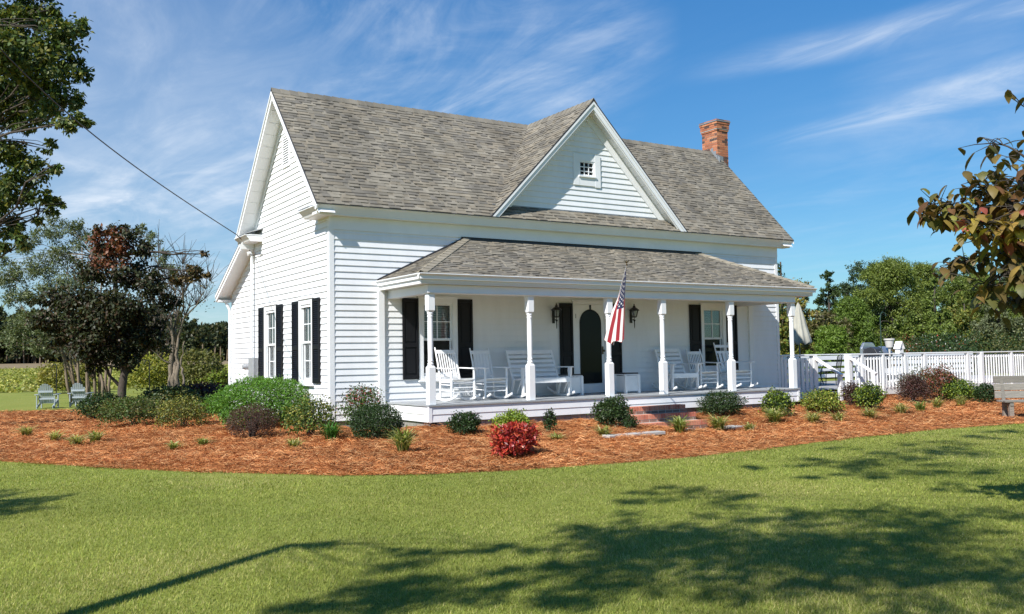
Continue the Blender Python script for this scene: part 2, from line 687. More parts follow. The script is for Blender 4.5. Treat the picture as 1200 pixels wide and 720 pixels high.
# front edge of the pine straw bed, then round the back of the house
BED = np.array([(-10.5, 9.0), (-7.6, 4.1), (-5.58, .47), (-4.53, -1.35), (-3.61, -2.99), (-2.7, -4.2), (-1.84, -5.11), (-.85, -5.72), (.27, -6.11),
                (1.61, -6.31), (3.14, -6.45), (5.25, -6.28), (7.78, -6.02), (10.67, -5.95), (13.15, -6.2), (17, -7.0), (24, -8.6), (32, -10),
                (34, 8), (14, 9), (6, 9), (2, 11), (.4, 14.5), (-2.0, 16.6), (-4.8, 18.2), (-9, 17.5), (-12, 14)])


def in_poly(x, y, P):
    x = np.asarray(x)
    y = np.asarray(y)
    r = np.zeros(x.shape, bool)
    n = len(P)
    for i in range(n):
        (x0, y0), (x1, y1) = P[i], P[(i + 1) % n]
        c = ((y0 > y) != (y1 > y)) & (x < (x1 - x0) * (y - y0) / (y1 - y0 + 1e-12) + x0)
        r ^= c
    return r


def edge_dist(x, y, P):
    x = np.asarray(x, float)
    y = np.asarray(y, float)
    d = np.full(x.shape, 1e9)
    n = len(P)
    for i in range(n):
        ax, ay = P[i]
        bx, by = P[(i + 1) % n]
        L = (bx - ax) ** 2 + (by - ay) ** 2
        t = np.clip(((x - ax) * (bx - ax) + (y - ay) * (by - ay)) / L, 0, 1)
        d = np.minimum(d, np.hypot(x - ax - t * (bx - ax), y - ay - t * (by - ay)))
    return d


def vnoise(x, y, s, seed):
    """smooth value noise"""
    r = np.random.default_rng(seed)
    T = r.random((64, 64))
    u = np.asarray(x) / s + 100
    v = np.asarray(y) / s + 100
    i = np.floor(u).astype(int)
    j = np.floor(v).astype(int)
    a = u - i
    b = v - j
    a = a * a * (3 - 2 * a)
    b = b * b * (3 - 2 * b)
    g = lambda p, q: T[p % 64, q % 64]
    return (g(i, j) * (1 - a) + g(i + 1, j) * a) * (1 - b) + (g(i, j + 1) * (1 - a) + g(i + 1, j + 1) * a) * b


def bed_height(x, y):
    d = edge_dist(x, y, BED) * np.where(in_poly(x, y, BED), 1, -1)
    lip = .06 * sstep(-.02, .20, d) - .06 * (1 - sstep(-.12, .0, d))
    bump = .07 * (vnoise(x, y, .55, 3) - .5) + .06 * (vnoise(x, y, .24, 4) - .5)
    return ground(x, y) + lip + bump * sstep(0, .3, d)


def bed_keep(x, y):
    house = (x > .3) & (x < 12.3) & (y > -1.4) & (y < 6.5)
    return (in_poly(x, y, BED) | (edge_dist(x, y, BED) < .12)) & ~house


bed = grid_mesh('mulch_bed', axis(-13, 35, -7, 14, .09, 1.05), axis(-11, 19, -7, -1.4, .09, 1.05), bed_height, M['mulch'], keep=bed_keep)
tag(bed, kind='structure')


def bz(x, y):
    return float(bed_height(np.array([x]), np.array([y]))[0])


# the crop field and its tilled margin beyond the back lawn
def field_keep(x, y):
    return (y > 42 + .35 * x) & (y > 46 + .05 * x + 1.2 * np.sin(x * .11))


field = grid_mesh('field', np.linspace(-420, 260, 180), np.linspace(28, 330, 120), lambda x, y: ground(x, y) + .03, M['field_green'],
                  keep=lambda x, y: field_keep(x, y) & (np.hypot(x + 6, y + 17) < 152))
tag(field, kind='structure')
margin = grid_mesh('field_margin', np.linspace(-520, 360, 200), np.linspace(28, 420, 150), lambda x, y: ground(x, y) + .02, M['field_soil'],
                   keep=lambda x, y: field_keep(x, y) & (np.hypot(x + 6, y + 17) > 146) & (np.hypot(x + 6, y + 17) < 290))
tag(margin, kind='structure')

# ------------------------------------------------------------------ farmhouse
W, D = 12.6, 4.883
OX, OY = .377, .304
ZE, ZR, ZF = 4.194, 7.094, 3.743
PIT = (ZR - ZE) / (D / 2 + OY)
YS = D + 1.982                                   # back of the lean-to
FL = .325                                        # porch floor
house = thing('farmhouse', 'white clapboard farmhouse with grey shingle roof, cross gable and long front porch', 'house', (0, 0, 0))

SHG = [(.205, .185, .150), (.228, .206, .168), (.186, .170, .142), (.250, .226, .182), (.214, .188, .147), (.172, .158, .135), (.235, .206, .160)]


def shingles(mb, O, U, V, H, uL, uR, e=.104, seed=0):
    """laminated shingles: uL(v), uR(v) bound each course"""
    r = random.Random(seed)
    O, U, V = Vector(O), Vector(U).normalized(), Vector(V).normalized()
    N = U.cross(V)
    if N.z < 0:
        N = -N

    def P(u, v, h):
        return tuple(O + U * u + V * v + N * h)
    k = 0
    v = 0.0
    while v < H - .02:
        v1 = min(v + e, H)
        v2 = min(v1 + .02, H)
        a, b, a1, b1 = uL(v), uR(v), uL(v2), uR(v2)
        if b - a < .03:
            v += e
            continue
        c = r.choice(SHG)
        band = []
        # base strip of the course, in plain shingle colour, shows between the raised tabs
        mb.add([P(a, v, .007), P(b, v, .007), P(b1, v2, .002), P(a1, v2, .002), P(a, v, -.004), P(b, v, -.004)], [(0, 1, 2, 3), (4, 5, 1, 0)],
               0, c)
        u = a + r.uniform(-.2, 0)
        while u < b:
            w = r.uniform(.14, .30)
            s, t = max(u, a), min(u + w, b)
            if t - s > .02:
                h = r.uniform(.013, .021)
                c = r.choice(SHG)
                f = r.uniform(.88, 1.12)
                c = (c[0] * f, c[1] * f, c[2] * f)
                s1 = max(s, a1)
                t1 = min(t, b1)
                if t1 - s1 < .01:
                    s1, t1 = min(max(s, a1), b1), max(min(t, b1), a1)
                mb.add([P(s, v, h), P(t, v, h), P(t1, v2, .008), P(s1, v2, .008), P(s, v, 0), P(t, v, 0)],
                       [(0, 1, 2, 3), (4, 5, 1, 0), (4, 0, 3), (1, 5, 2)], 0, c)
                # shadow under the butt of the tab, painted as a dark granule strip
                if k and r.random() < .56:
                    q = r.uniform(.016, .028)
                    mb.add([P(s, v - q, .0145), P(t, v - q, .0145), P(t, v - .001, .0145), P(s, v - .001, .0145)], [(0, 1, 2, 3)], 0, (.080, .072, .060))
            u += w + (r.uniform(.02, .16) if r.random() < .62 else 0)
        v += e
        k += 1


def ridge_caps(mb, A, B, n1, n2, w=.15, step=.2, seed=5):
    """bent cap shingles along the line A-B; n1, n2 point down the two slopes"""
    r = random.Random(seed)
    A, B = Vector(A), Vector(B)
    L = (B - A).length
    d = (B - A).normalized()
    n1, n2 = Vector(n1).normalized(), Vector(n2).normalized()
    up = Vector((0, 0, 1))
    s = 0
    while s < L:
        s1 = min(s + step + .04, L)
        c = r.choice(SHG[:3])
        vs = []
        for q, h in ((s, .050), (s1, .034)):
            p = A + d * q
            vs += [p + n1 * w + up * (h - .018), p + up * h, p + n2 * w + up * (h - .018), p + n1 * w - up * .02, p + n2 * w - up * .02]
        mb.add([tuple(p) for p in vs], [(0, 1, 6, 5), (1, 2, 7, 6), (0, 3, 1), (1, 4, 2), (3, 0, 5, 8), (2, 4, 9, 7)], 0, c)
        s += step


def siding(mb, z0, z1, bounds, openings=(), e=.127, t=.023):
    """lap boards in the wall frame of mb"""
    z = z0
    while z < z1 - .005:
        zt = min(z + e, z1)
        a, b = bounds(z)
        a1, b1 = bounds(zt)
        zm = (z + zt) / 2
        segs = [(a, b, a1, b1)]
        for (p, q, lo, hi) in openings:
            if lo < zm < hi:
                ns = []
                for (s, u, s1, u1) in segs:
                    if q <= s or p >= u:
                        ns.append((s, u, s1, u1))
                        continue
                    if p > s:
                        ns.append((s, p, s1, p))
                    if q < u:
                        ns.append((q, u, q, u1))
                segs = ns
        for (s, u, s1, u1) in segs:
            if u - s > .01:
                mb.add([(s, t, z), (u, t, z), (u1, .004, zt), (s1, .004, zt), (s, -.02, z), (u, -.02, z)], [(0, 1, 2, 3), (4, 5, 1, 0)])
        z += e


FRONT = basis((0, 0, 0), (1, 0, 0), (0, -1, 0))
LEFT = basis((0, 0, 0), (0, 1, 0), (-1, 0, 0))
RIGHT = basis((W, 0, 0), (0, 1, 0), (1, 0, 0))
BACK = basis((0, YS, 0), (1, 0, 0), (0, 1, 0))

# windows: outer casing (u0, u1, z0, z1)
WIN_PORCH_L = (1.887, 2.802, .74, 2.445)
WIN_PORCH_R = (9.77, 10.644, .74, 2.445)
WIN_SIDE_N = (.887, 1.735, .70, 2.45)
WIN_SIDE_F = (3.193, 4.103, .70, 2.45)
DOOR = (5.80, 6.78, FL, 2.44)


def hole(w, c=.11):
    return (w[0] + c, w[1] - c, w[2] + c, w[3] - c)


# walls
mb = MB(FRONT)
siding(mb, 0, ZF, lambda z: (0.0, W), [hole(WIN_PORCH_L), hole(WIN_PORCH_R), (5.86, 6.72, .2, 2.36)])
wall_front = mb.build('wall', M['siding'], house)


def yb(z):
    lo = 0.0 if z < 4.42 else (z + .13 - ZE) / PIT - OY
    if z < 3.85:
        hi = min(YS, 5.02 + (3.85 - z) / .505)
    elif z < 4.42:
        hi = D
    else:
        hi = D + OY - (z + .13 - ZE) / PIT
    return lo, max(hi, lo)


mb = MB(LEFT)
siding(mb, 0, 6.93, yb, [hole(WIN_SIDE_N), hole(WIN_SIDE_F), (2.38, 2.72, 5.5, 6.1)], t=.024)
wall_gable = mb.build('wall', M['siding'], house)
mb = MB(RIGHT)
siding(mb, 0, 6.93, yb)
mb.build('wall', M['siding'], house)
mb = MB(BACK)
siding(mb, 0, 2.95, lambda z: (0.0, W))
mb.build('wall', M['siding'], house)
mb = MB()
mb.box(.02, W - .02, D - .05, D, 3.2, 4.1)
mb.box(.05, W - .05, .3, YS - .1, .0, .05)
mb.build('inner_wall', M['dark_room'], house)

# corner boards
mb = MB()
mb.box(-.030, .07, -.026, 0, -.02, ZF)
mb.box(-.030, 0, 0, .09, -.02, 4.0)
mb.build('corner_board', M['trim'], wall_gable)
mb = MB()
mb.box(W - .07, W + .028, -.028, 0, -.02, ZF)
mb.box(W, W + .022, 0, .09, -.02, 4.0)
mb.build('corner_board', M['trim'], wall_front)
mb = MB()
mb.box(-.022, 0, YS - .1, YS + .022, -.02, 2.92)
mb.box(0, .1, YS, YS + .022, -.02, 2.92)
mb.build('corner_board', M['trim'], wall_gable)


# foundation of concrete blocks
def block_wall(mb, p, q, z1, rows, seed):
    r = random.Random(seed)
    p, q = Vector((*p, 0)), Vector((*q, 0))
    L = (q - p).length
    d = (q - p).normalized()
    n = Vector((d.y, -d.x, 0))
    mb.prism([(0, 0), (L, 0), (L, 1), (0, 1)], p - n * .14 + Vector((0, 0, z1 - rows * .2)), d, Vector((0, 0, rows * .2)), n * .13, 0, (.75, .75, .72))
    for k in range(rows):
        s = -.2 * (k % 2)
        while s < L:
            a, b = max(s, 0) + .005, min(s + .4, L) - .005
            if b - a > .03:
                f = r.uniform(.85, 1.15)
                mb.prism([(a, 0), (b, 0), (b, 1), (a, 1)], p - n * .03 + Vector((0, 0, z1 - (k + 1) * .2 + .006)), d, Vector((0, 0, .188)), n * .03, 0, (f, f, f))
            s += .4


mb = MB()
block_wall(mb, (.02, .02), (W - .02, .02), -.002, 3, 1)
block_wall(mb, (.02, YS - .02), (.02, .02), -.002, 3, 2)
block_wall(mb, (W - .02, .02), (W - .02, YS - .02), -.002, 3, 3)
mb.build('foundation', M['block'], house)

# main roof: boards, shingles, ridge
x0, x1 = -OX, W + OX
mb = MB()
ye, yr, yk = -OY + .015, D / 2, D + OY - .015
for s in (0, 1):
    y_e = ye if s == 0 else yk
    y_i = -.15 if s == 0 else D + .15
    pr = [(y_e, ZE - .015), (yr, ZR - .012), (yr, ZR - .16), (y_i, ZE - .002), (y_e, ZE - .03)]
    mb.prism(pr, (x0 + .02, 0, 0), (0, 1, 0), (0, 0, 1), (x1 - x0 - .04, 0, 0))
roof_deck = mb.build('roof', M['trim'], house)
mb = MB()
SL = math.hypot(D / 2 + OY, ZR - ZE)
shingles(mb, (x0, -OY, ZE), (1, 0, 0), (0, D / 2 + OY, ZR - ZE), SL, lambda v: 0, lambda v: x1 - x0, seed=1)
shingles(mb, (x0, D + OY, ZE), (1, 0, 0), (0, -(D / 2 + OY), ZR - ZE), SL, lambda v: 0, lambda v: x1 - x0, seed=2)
mb.build('shingles', M['shingle'], roof_deck)
mb = MB()
ridge_caps(mb, (x0 - .01, D / 2, ZR), (x1 + .01, D / 2, ZR), (0, -1, -PIT), (0, 1, -PIT))
mb.build('ridge_cap', M['shingle'], roof_deck)
# dark drip edge along eave and rakes
mb = MB()
for xx in (x0 - .012, x1 - .012):
    mb.beam((xx + .012, -OY, ZE - .012), (xx + .012, D / 2, ZR - .012), .024, .03)
    mb.beam((xx + .012, D + OY, ZE - .012), (xx + .012, D / 2, ZR - .012), .024, .03)
mb.beam((x0, -OY - .002, ZE - .006), (x1, -OY - .002, ZE - .006), .012, .018)
mb.build('drip_edge', M['drip'], roof_deck)


# rake boards (barge board, its moulding, frieze on the wall)
def rakes(xw, sgn):
    mb = MB()
    xo = xw + sgn * OX
    for ya in (-OY, D + OY):
        for (off, hh, px, th) in ((-.125, .19, xo - sgn * .005, .03), (-.07, .06, xo + sgn * .022, .024), (-.20, .03, xo - sgn * .03, .03)):
            mb.prism([((hh / 2 - off - .12) / 2.9 if off - hh / 2 < -.12 else 0, -hh / 2), (1, -hh / 2), (1, hh / 2), (0, hh / 2)], (px, ya, ZE + off), (0, D / 2 - ya, ZR - ZE), (0, 0, 1), (-sgn * th, 0, 0))
        # frieze on the wall under the soffit
        q = 1.0
        ys = ya + (D / 2 - ya) * .12
        zs = ZE + (ZR - ZE) * .12
        mb.prism([(0, -.16), (1, -.16), (1, .0), (0, .0)], (xw + sgn * .016, ys, zs - .165), (0, D / 2 - ys, ZR - zs), (0, 0, 1), (sgn * .026, 0, 0))
    mb.build('rake_board', M['trim'], roof_deck)
    mb = MB()
    for ya in (-OY, D + OY):
        dy, dz = D / 2 - ya, ZR - ZE
        L = math.hypot(dy, dz)
        n = int(L / .3)
        for k in range(n):
            a, b = k / n + .002, (k + 1) / n - .002
            y_0, z_0, y_1, z_1 = ya + dy * a, ZE + dz * a - .168, ya + dy * b, ZE + dz * b - .168
            xa, xb = xw + sgn * .005, xo - sgn * .04
            mb.add([(xa, y_0, z_0), (xb, y_0, z_0), (xb, y_1, z_1), (xa, y_1, z_1), (xa, y_0, z_0 - .006), (xb, y_0, z_0 - .006), (xb, y_1, z_1 - .004), (xa, y_1, z_1 - .004)],
                   [(0, 1, 2, 3), (4, 7, 6, 5), (0, 4, 5, 1), (1, 5, 6, 2), (2, 6, 7, 3), (3, 7, 4, 0)])
    mb.build('soffit', M['trim'], roof_deck)


rakes(0, -1)
rakes(W, 1)

# crown cornice on the front eave with frieze
CROWN = [(-OY + .004, ZE - .012), (-OY + .010, ZE - .026), (-.262, ZE - .045), (-.240, ZE - .085), (-.218, ZE - .135), (-.214, ZE - .15), (-.205, ZE - .155), (-.20, ZE - .19), (.05, ZE - .19), (.05, ZE - .012)]
mb = MB()
mb.prism(CROWN, (-OX + .03, 0, 0), (0, 1, 0), (0, 0, 1), (W + 2 * OX - .06, 0, 0))
mb.build('cornice', M['gutter'], house)
mb = MB()
mb.box(-.03, W + .03, -.034, 0, ZF, ZE - .192)
mb.box(-.032, 0, 0, .42, 3.98, ZE - .03)
mb.build('frieze_board', M['trim'], house)

# boxed eave returns
def eave_return(y0, y1, q0, q1):
    mb = MB()
    xo = -OX - .005
    prof = [(xo - .03, 4.13), (xo - .005, 4.10), (xo + .045, 4.05), (xo + .07, 4.005), (xo + .09, 3.995), (0, 3.995), (0, 4.13)]
    mb.prism(prof, (0, y0, 0), (1, 0, 0), (0, 0, 1), (0, y1 - y0, 0))
    mb.prism([(xo - .045, 4.132), (0, 4.132), (0, 4.155), (xo - .045, 4.150)], (0, y0 - .01, 0), (1, 0, 0), (0, 0, 1), (0, y1 - y0 + .02, 0))
    r = mb.build('eave_return', M['trim'], house)
    mb = MB()
    mb.prism([(xo - .055, 4.156), (0, 4.30), (0, 4.325), (xo - .055, 4.175)], (0, q0, 0), (1, 0, 0), (0, 0, 1), (0, q1 - q0, 0))
    mb.build('return_roof', M['metal'], r)


eave_return(-OY + .115, .62, .02, .64)
eave_return(D + OY - .92, D + OY - .02, D + OY - .94, D - .02)

# lean-to at the back
mb = MB()
lt0, lt1 = (4.9, 4.02), (7.10, 2.925)
mb.prism([(lt0[0], lt0[1]), (lt1[0], lt1[1]), (lt1[0], lt1[1] - .14), (lt0[0], lt0[1] - .14)], (-OX + .04, 0, 0), (0, 1, 0), (0, 0, 1), (W + 2 * OX - .08, 0, 0))
lean = mb.build('lean_to_roof', M['trim'], house)
mb = MB()
dl = (0, lt0[0] - lt1[0], lt0[1] - lt1[1])
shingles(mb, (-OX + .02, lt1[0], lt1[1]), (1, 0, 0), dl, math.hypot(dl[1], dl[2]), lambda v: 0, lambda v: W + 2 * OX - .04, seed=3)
mb.build('shingles', M['shingle'], lean)
mb = MB()
mb.beam((-OX + .01, lt1[0], lt1[1] - .005), (-OX + .01, lt0[0], lt0[1] - .005), .024, .03)
mb.build('drip_edge', M['drip'], lean)
mb = MB()
mb.prism([(0, -.19), (1, -.19), (1, -.02), (0, -.02)], (-OX + .01, lt1[0], lt1[1]), dl, (0, 0, 1), (.03, 0, 0))
mb.prism([(0, -.10), (1, -.10), (1, -.03), (0, -.03)], (-OX - .01, lt1[0], lt1[1]), dl, (0, 0, 1), (.02, 0, 0))
mb.box(-OX + .04, -.02, YS + .04, lt1[0], lt1[1] - .20, lt1[1] - .14)
mb.box(-OX + .04, W + OX - .04, lt1[0] - .03, lt1[0] + .0, lt1[1] - .18, lt1[1] - .03)
mb.build('rake_board', M['trim'], lean)
mb = MB()
mb.tube([(-.16, YS + .12, 2.78), (-.10, YS + .06, 2.62), (-.05, YS + .06, 2.5), (-.05, YS + .06, .0), (-.12, YS + .1, -.1)], .04, 8)
mb.build('downspout', M['gutter'], house)

# ---- cross gable (dormer)
XC = 6.31
DZ = ZR
DP = 1.03


def dorm_front(z):
    return (DZ - z) / DP


mb = MB(FRONT)
siding(mb, 4.52, 6.9, lambda z: (XC - max(0, (DZ - .33 - z) / DP), XC + max(0, (DZ - .33 - z) / DP)), [(XC - .20, XC + .20, 5.36, 5.74)])
dormer = mb.build('dormer', M['siding'], house)
mb = MB()
mbs = MB()
for s in (-1, 1):
    hw = (DZ - ZE) / DP                       # half width at the eave
    O = Vector((XC + s * hw, -OY - .02, ZE))
    V = Vector((-s * hw, 0, DZ - ZE))
    L = V.length

    def back(v, L=L):
        z = ZE + (DZ - ZE) * v / L
        return (z - ZE) / PIT + .02
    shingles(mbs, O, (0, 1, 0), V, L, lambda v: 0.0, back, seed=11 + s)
    # roof boards under the shingles
    e, r = O, O + V
    vs = [(e.x, e.y + .02, e.z - .015), (r.x, r.y + .02, r.z - .015), (r.x, D / 2, r.z - .015), (e.x, -OY + .1, e.z - .015)]
    vs += [(x, y, z - (.025 if k in (0, 3) else .13)) for k, (x, y, z) in enumerate(vs)]
    mb.add(vs, [(0, 1, 2, 3), (4, 7, 6, 5), (0, 4, 5, 1), (1, 5, 6, 2), (2, 6, 7, 3), (3, 7, 4, 0)])
mb.build('dormer_roof', M['trim'], dormer)
mbs.build('dormer_shingles', M['shingle'], dormer)
mb = MB()
ridge_caps(mb, (XC, -OY - .03, DZ + .004), (XC, D / 2, DZ + .004), (-1, 0, -DP), (1, 0, -DP), seed=9)
mb.build('ridge_cap', M['shingle'], dormer)
mb = MB()
for s in (-1, 1):
    mb.beam((XC + s * hw, -OY - .022, ZE - .010), (XC, -OY - .022, DZ - .010), .024, .03)
mb.build('drip_edge', M['drip'], dormer)
mb = MB()
for s in (-1, 1):
    hw = (DZ - ZE) / DP
    # barge board, moulding, inner frieze
    for (y, th, z_hi, z_lo, cut) in ((-OY - .012, .03, -.03, -.21, .0), (-OY - .034, .022, -.03, -.095, .0), (-OY + .02, .03, -.19, -.235, .02)):
        a = cut
        mb.prism([(-z_hi / 2.9, z_hi), (1, z_hi), (1, z_lo), (-z_lo / 2.9, z_lo)], (XC + s * hw * (1 - a), y, ZE + (DZ - ZE) * a), (-s * hw * (1 - a), 0, (DZ - ZE) * (1 - a)), (0, 0, 1), (0, th, 0))
    a = .115
    mb.prism([(0, -.16), (1, -.16), (1, -.41), (0.07, -.41)], (XC + s * hw * (1 - a), -.045, ZE + (DZ - ZE) * a), (-s * hw * (1 - a), 0, (DZ - ZE) * (1 - a)), (0, 0, 1), (0, .03, 0))
mb.build('rake_board', M['trim'], dormer)
mb = MB()
for s in (-1, 1):
    n = 13
    for k in range(n):
        a, b = .06 + .94 * k / n + .002, .06 + .94 * (k + 1) / n - .002
        P0 = (XC + s * hw * (1 - a), ZE + (DZ - ZE) * a - .15)
        P1 = (XC + s * hw * (1 - b), ZE + (DZ - ZE) * b - .15)
        d = .006
        vs = [(P0[0], -OY + .03, P0[1]), (P0[0], -.02, P0[1]), (P1[0], -.02, P1[1]), (P1[0], -OY + .03, P1[1])]
        vs += [(vs[0][0], vs[0][1], vs[0][2] - .012), (vs[1][0], vs[1][1], vs[1][2] - .012), (vs[2][0], vs[2][1], vs[2][2] - d), (vs[3][0], vs[3][1], vs[3][2] - d)]
        mb.add(vs, [(0, 1, 2, 3), (4, 7, 6, 5), (0, 4, 5, 1), (1, 5, 6, 2), (2, 6, 7, 3), (3, 7, 4, 0)])
mb.build('soffit', M['trim'], dormer)
mb = MB(FRONT)
u0, u1, z0, z1 = XC - .40, XC + .38, 5.14, 5.86
mb.box(u0, u0 + .16, .0, .04, z0, z1 + .02)
mb.box(u1 - .16, u1, .0, .04, z0 - .02, z1 + .02)
mb.box(u0 + .16, u1 - .16, .0, .036, z1 - .14, z1)
mb.box(u0 + .16, u1 - .16, .0, .036, z0 + .0, z0 + .20)
mb.box(u0 + .14, u1 - .14, .036, .07, z0 + .195, z0 + .225)
mb.build('dormer_window_frame', M['trim'], dormer)
mb = MB(FRONT)
a0, a1, b0, b1 = XC - .235, XC + .215, 5.345, 5.72
for u in (a0, a1 - .035):
    mb.box(u, u + .035, -.03, .025, b0, b1)
for z in (b0, b1 - .035):
    mb.box(a0 + .035, a1 - .035, -.03, .025, z, z + .035)
for k in (1, 2):
    uu = a0 + .035 + (a1 - a0 - .07) * k / 3
    mb.box(uu - .009, uu + .009, -.01, .014, b0 + .035, b1 - .035)
    zz = b0 + .035 + (b1 - b0 - .07) * k / 3
    mb.box(a0 + .035, a1 - .035, -.012, .012, zz - .009, zz + .009)
mb.build('dormer_sash', M['trim'], dormer)
mb = MB(FRONT)
mb.box(a0 + .01, a1 - .01, -.035, -.028, b0 + .01, b1 - .01)
mb.build('dormer_pane', M['dark_glass'], dormer)
mb = MB()
mb.prism([(-2.6, 0), (2.6, 0), (2.6, .03), (-2.6, .03)], (XC, -.03, 4.50), (1, 0, 0), (0, 0, 1), (0, .02, 0))
mb.build('flashing', M['lead'], dormer)

# ---- gable vent
mb = MB(LEFT)
va, vb, vz0, vz1 = 2.30, 2.80, 5.44, 6.18
for (p, q, r_, s_) in ((va, va + .05, vz0, vz1), (vb - .05, vb, vz0, vz1), (va + .05, vb - .05, vz0, vz0 + .05), (va + .05, vb - .05, vz1 - .05, vz1)):
    mb.box(p, q, 0, .035, r_, s_)
n = 12
for k in range(n):
    z = vz0 + .05 + (vz1 - vz0 - .1) * k / n
    mb.prism([(.032, z), (.005, z + .05), (.005, z + .058), (.032, z + .010)], (va + .05, 0, 0), (0, 1, 0), (0, 0, 1), (vb - va - .1, 0, 0))
mb.box(va + .05, vb - .05, -.05, -.04, vz0, vz1, 1)
mb.build('gable_vent', [M['trim'], M['dark_room']], house)


# ---- windows and shutters
def window(Mx, w, cols, rows, blind, lower_dark, seed=0):
    u0, u1, z0, z1 = w
    c = .11
    mb = MB(Mx)
    mb.box(u0, u0 + c, -.03, .042, z0, z1)
    mb.box(u1 - c, u1, -.03, .042, z0, z1)
    mb.box(u0 + c, u1 - c, -.03, .038, z1 - c, z1)
    mb.box(u0 - .02, u1 + .02, -.0, .062, z1, z1 + .03)
    mb.box(u0 + c, u1 - c, -.03, .038, z0, z0 + c - .03)
    fr = mb.build('window', M['trim'], house, bevel=.004)
    mb = MB(Mx)
    mb.box(u0 - .02, u1 + .02, -.03, .085, z0 - .035, z0)
    mb.build('sill', M['trim'], fr, bevel=.004)
    a0, a1, b0, b1 = u0 + c, u1 - c, z0 + c - .03, z1 - c
    zm = (b0 + b1) / 2
    mb = MB(Mx)
    s = .045
    for (lo, hi, n0) in ((zm - .02, b1, -.012), (b0, zm + .02, -.045)):
        mb.box(a0, a0 + s, n0 - .03, n0, lo, hi)
        mb.box(a1 - s, a1, n0 - .03, n0, lo, hi)
        mb.box(a0 + s, a1 - s, n0 - .03, n0, lo, lo + s)
        mb.box(a0 + s, a1 - s, n0 - .03, n0, hi - s, hi)
        if lower_dark and n0 < -.03:
            continue
        for k in range(1, cols):
            uu = a0 + s + (a1 - a0 - 2 * s) * k / cols
            mb.box(uu - .01, uu + .01, n0 - .024, n0 - .004, lo + s, hi - s)
        for k in range(1, rows):
            zz = lo + s + (hi - lo - 2 * s) * k / rows
            mb.box(a0 + s, a1 - s, n0 - .022, n0 - .006, zz - .01, zz + .01)
    mb.build('sash', M['trim'], fr)
    mb = MB(Mx)
    mb.box(a0 + .02, a1 - .02, -.030, -.026, zm, b1 - .02)
    mb.box(a0 + .02, a1 - .02, -.064, -.060, b0 + .02, zm)
    if lower_dark:
        mb.build('pane', M['glass'], fr)
        mb = MB(Mx)
        mb.box(a0 + .03, a1 - .03, -.056, -.052, b0 + .03, zm - .02)
        mb.build('screen', M['dark_glass'], fr)
    else:
        mb.build('pane', M['glass'], fr)
    mb = MB(Mx)
    zl = b0 if blind == 'full' else b1 - (b1 - b0) * blind
    z = b1 - .02
    while z > zl:
        mb.prism([(-.122, z), (-.105, z - .040), (-.102, z - .039), (-.119, z + .001)], (a0 + .01, 0, 0), (0, 1, 0), (0, 0, 1), (a1 - a0 - .02, 0, 0))
        z -= .048
    mb.box(a0 + .01, a1 - .01, -.14, -.095, zl - .03, zl)
    mb.build('blind', M['blind'], fr)
    mb = MB(Mx)
    mb.box(a0 - .1, a1 + .1, -.50, -.48, b0 - .1, b1 + .1)
    mb.build('dark_interior', M['dark_room'], fr)
    return fr


window(LEFT, WIN_SIDE_N, 2, 2, 'full', False)
window(LEFT, WIN_SIDE_F, 2, 2, 'full', False)
window(FRONT, WIN_PORCH_L, 2, 2, .52, True)
window(FRONT, WIN_PORCH_R, 2, 2, .62, True)


def shutter(Mx, u0, u1, z0, z1, louver):
    mb = MB(Mx)
    n0, n1 = .025, .058
    s = .05
    zm = z0 + (z1 - z0) * .42
    mb.box(u0, u0 + s, n0, n1, z0, z1)
    mb.box(u1 - s, u1, n0, n1, z0, z1)
    for (a, b) in ((z0, z0 + .09), (zm - .04, zm + .04), (z1 - .07, z1)):
        mb.box(u0 + s, u1 - s, n0, n1 - .002, a, b)
    if louver:
        for (a, b) in ((z0 + .09, zm - .04), (zm + .04, z1 - .07)):
            k = int((b - a) / .042)
            for i in range(k):
                z = a + (b - a) * i / k
                mb.prism([(n0 + .03, z), (n0 + .006, z + .036), (n0 + .006, z + .044), (n0 + .03, z + .008)], (u0 + s, 0, 0), (0, 1, 0), (0, 0, 1), (u1 - u0 - 2 * s, 0, 0))
        mb.box(u0 + s, u1 - s, n0, n0 + .004, z0 + .09, z1 - .07)
    else:
        mb.box(u0 + s, u1 - s, n0, n0 + .012, z0 + .09, z1 - .07)
        for (a, b) in ((z0 + .09, zm - .04), (zm + .04, z1 - .07)):
            mb.box(u0 + s + .03, u1 - s - .03, n0 + .012, n0 + .024, a + .035, b - .035)
    return mb.build('shutter', M['black'], house, bevel=.003)


for (a, b) in ((.50, .882), (1.74, 2.125), (2.785, 3.188), (4.108, 4.49)):
    shutter(LEFT, a, b, .725, 2.44, True)
for (a, b, lo) in ((1.521, 1.882, .765), (2.807, 3.161, .765), (9.388, 9.765, .765), (10.65, 11.03, .765), (5.43, 5.79, .40), (6.80, 7.20, .40)):
    shutter(FRONT, a, b, lo, 2.425 if lo > .5 else 2.39, False)

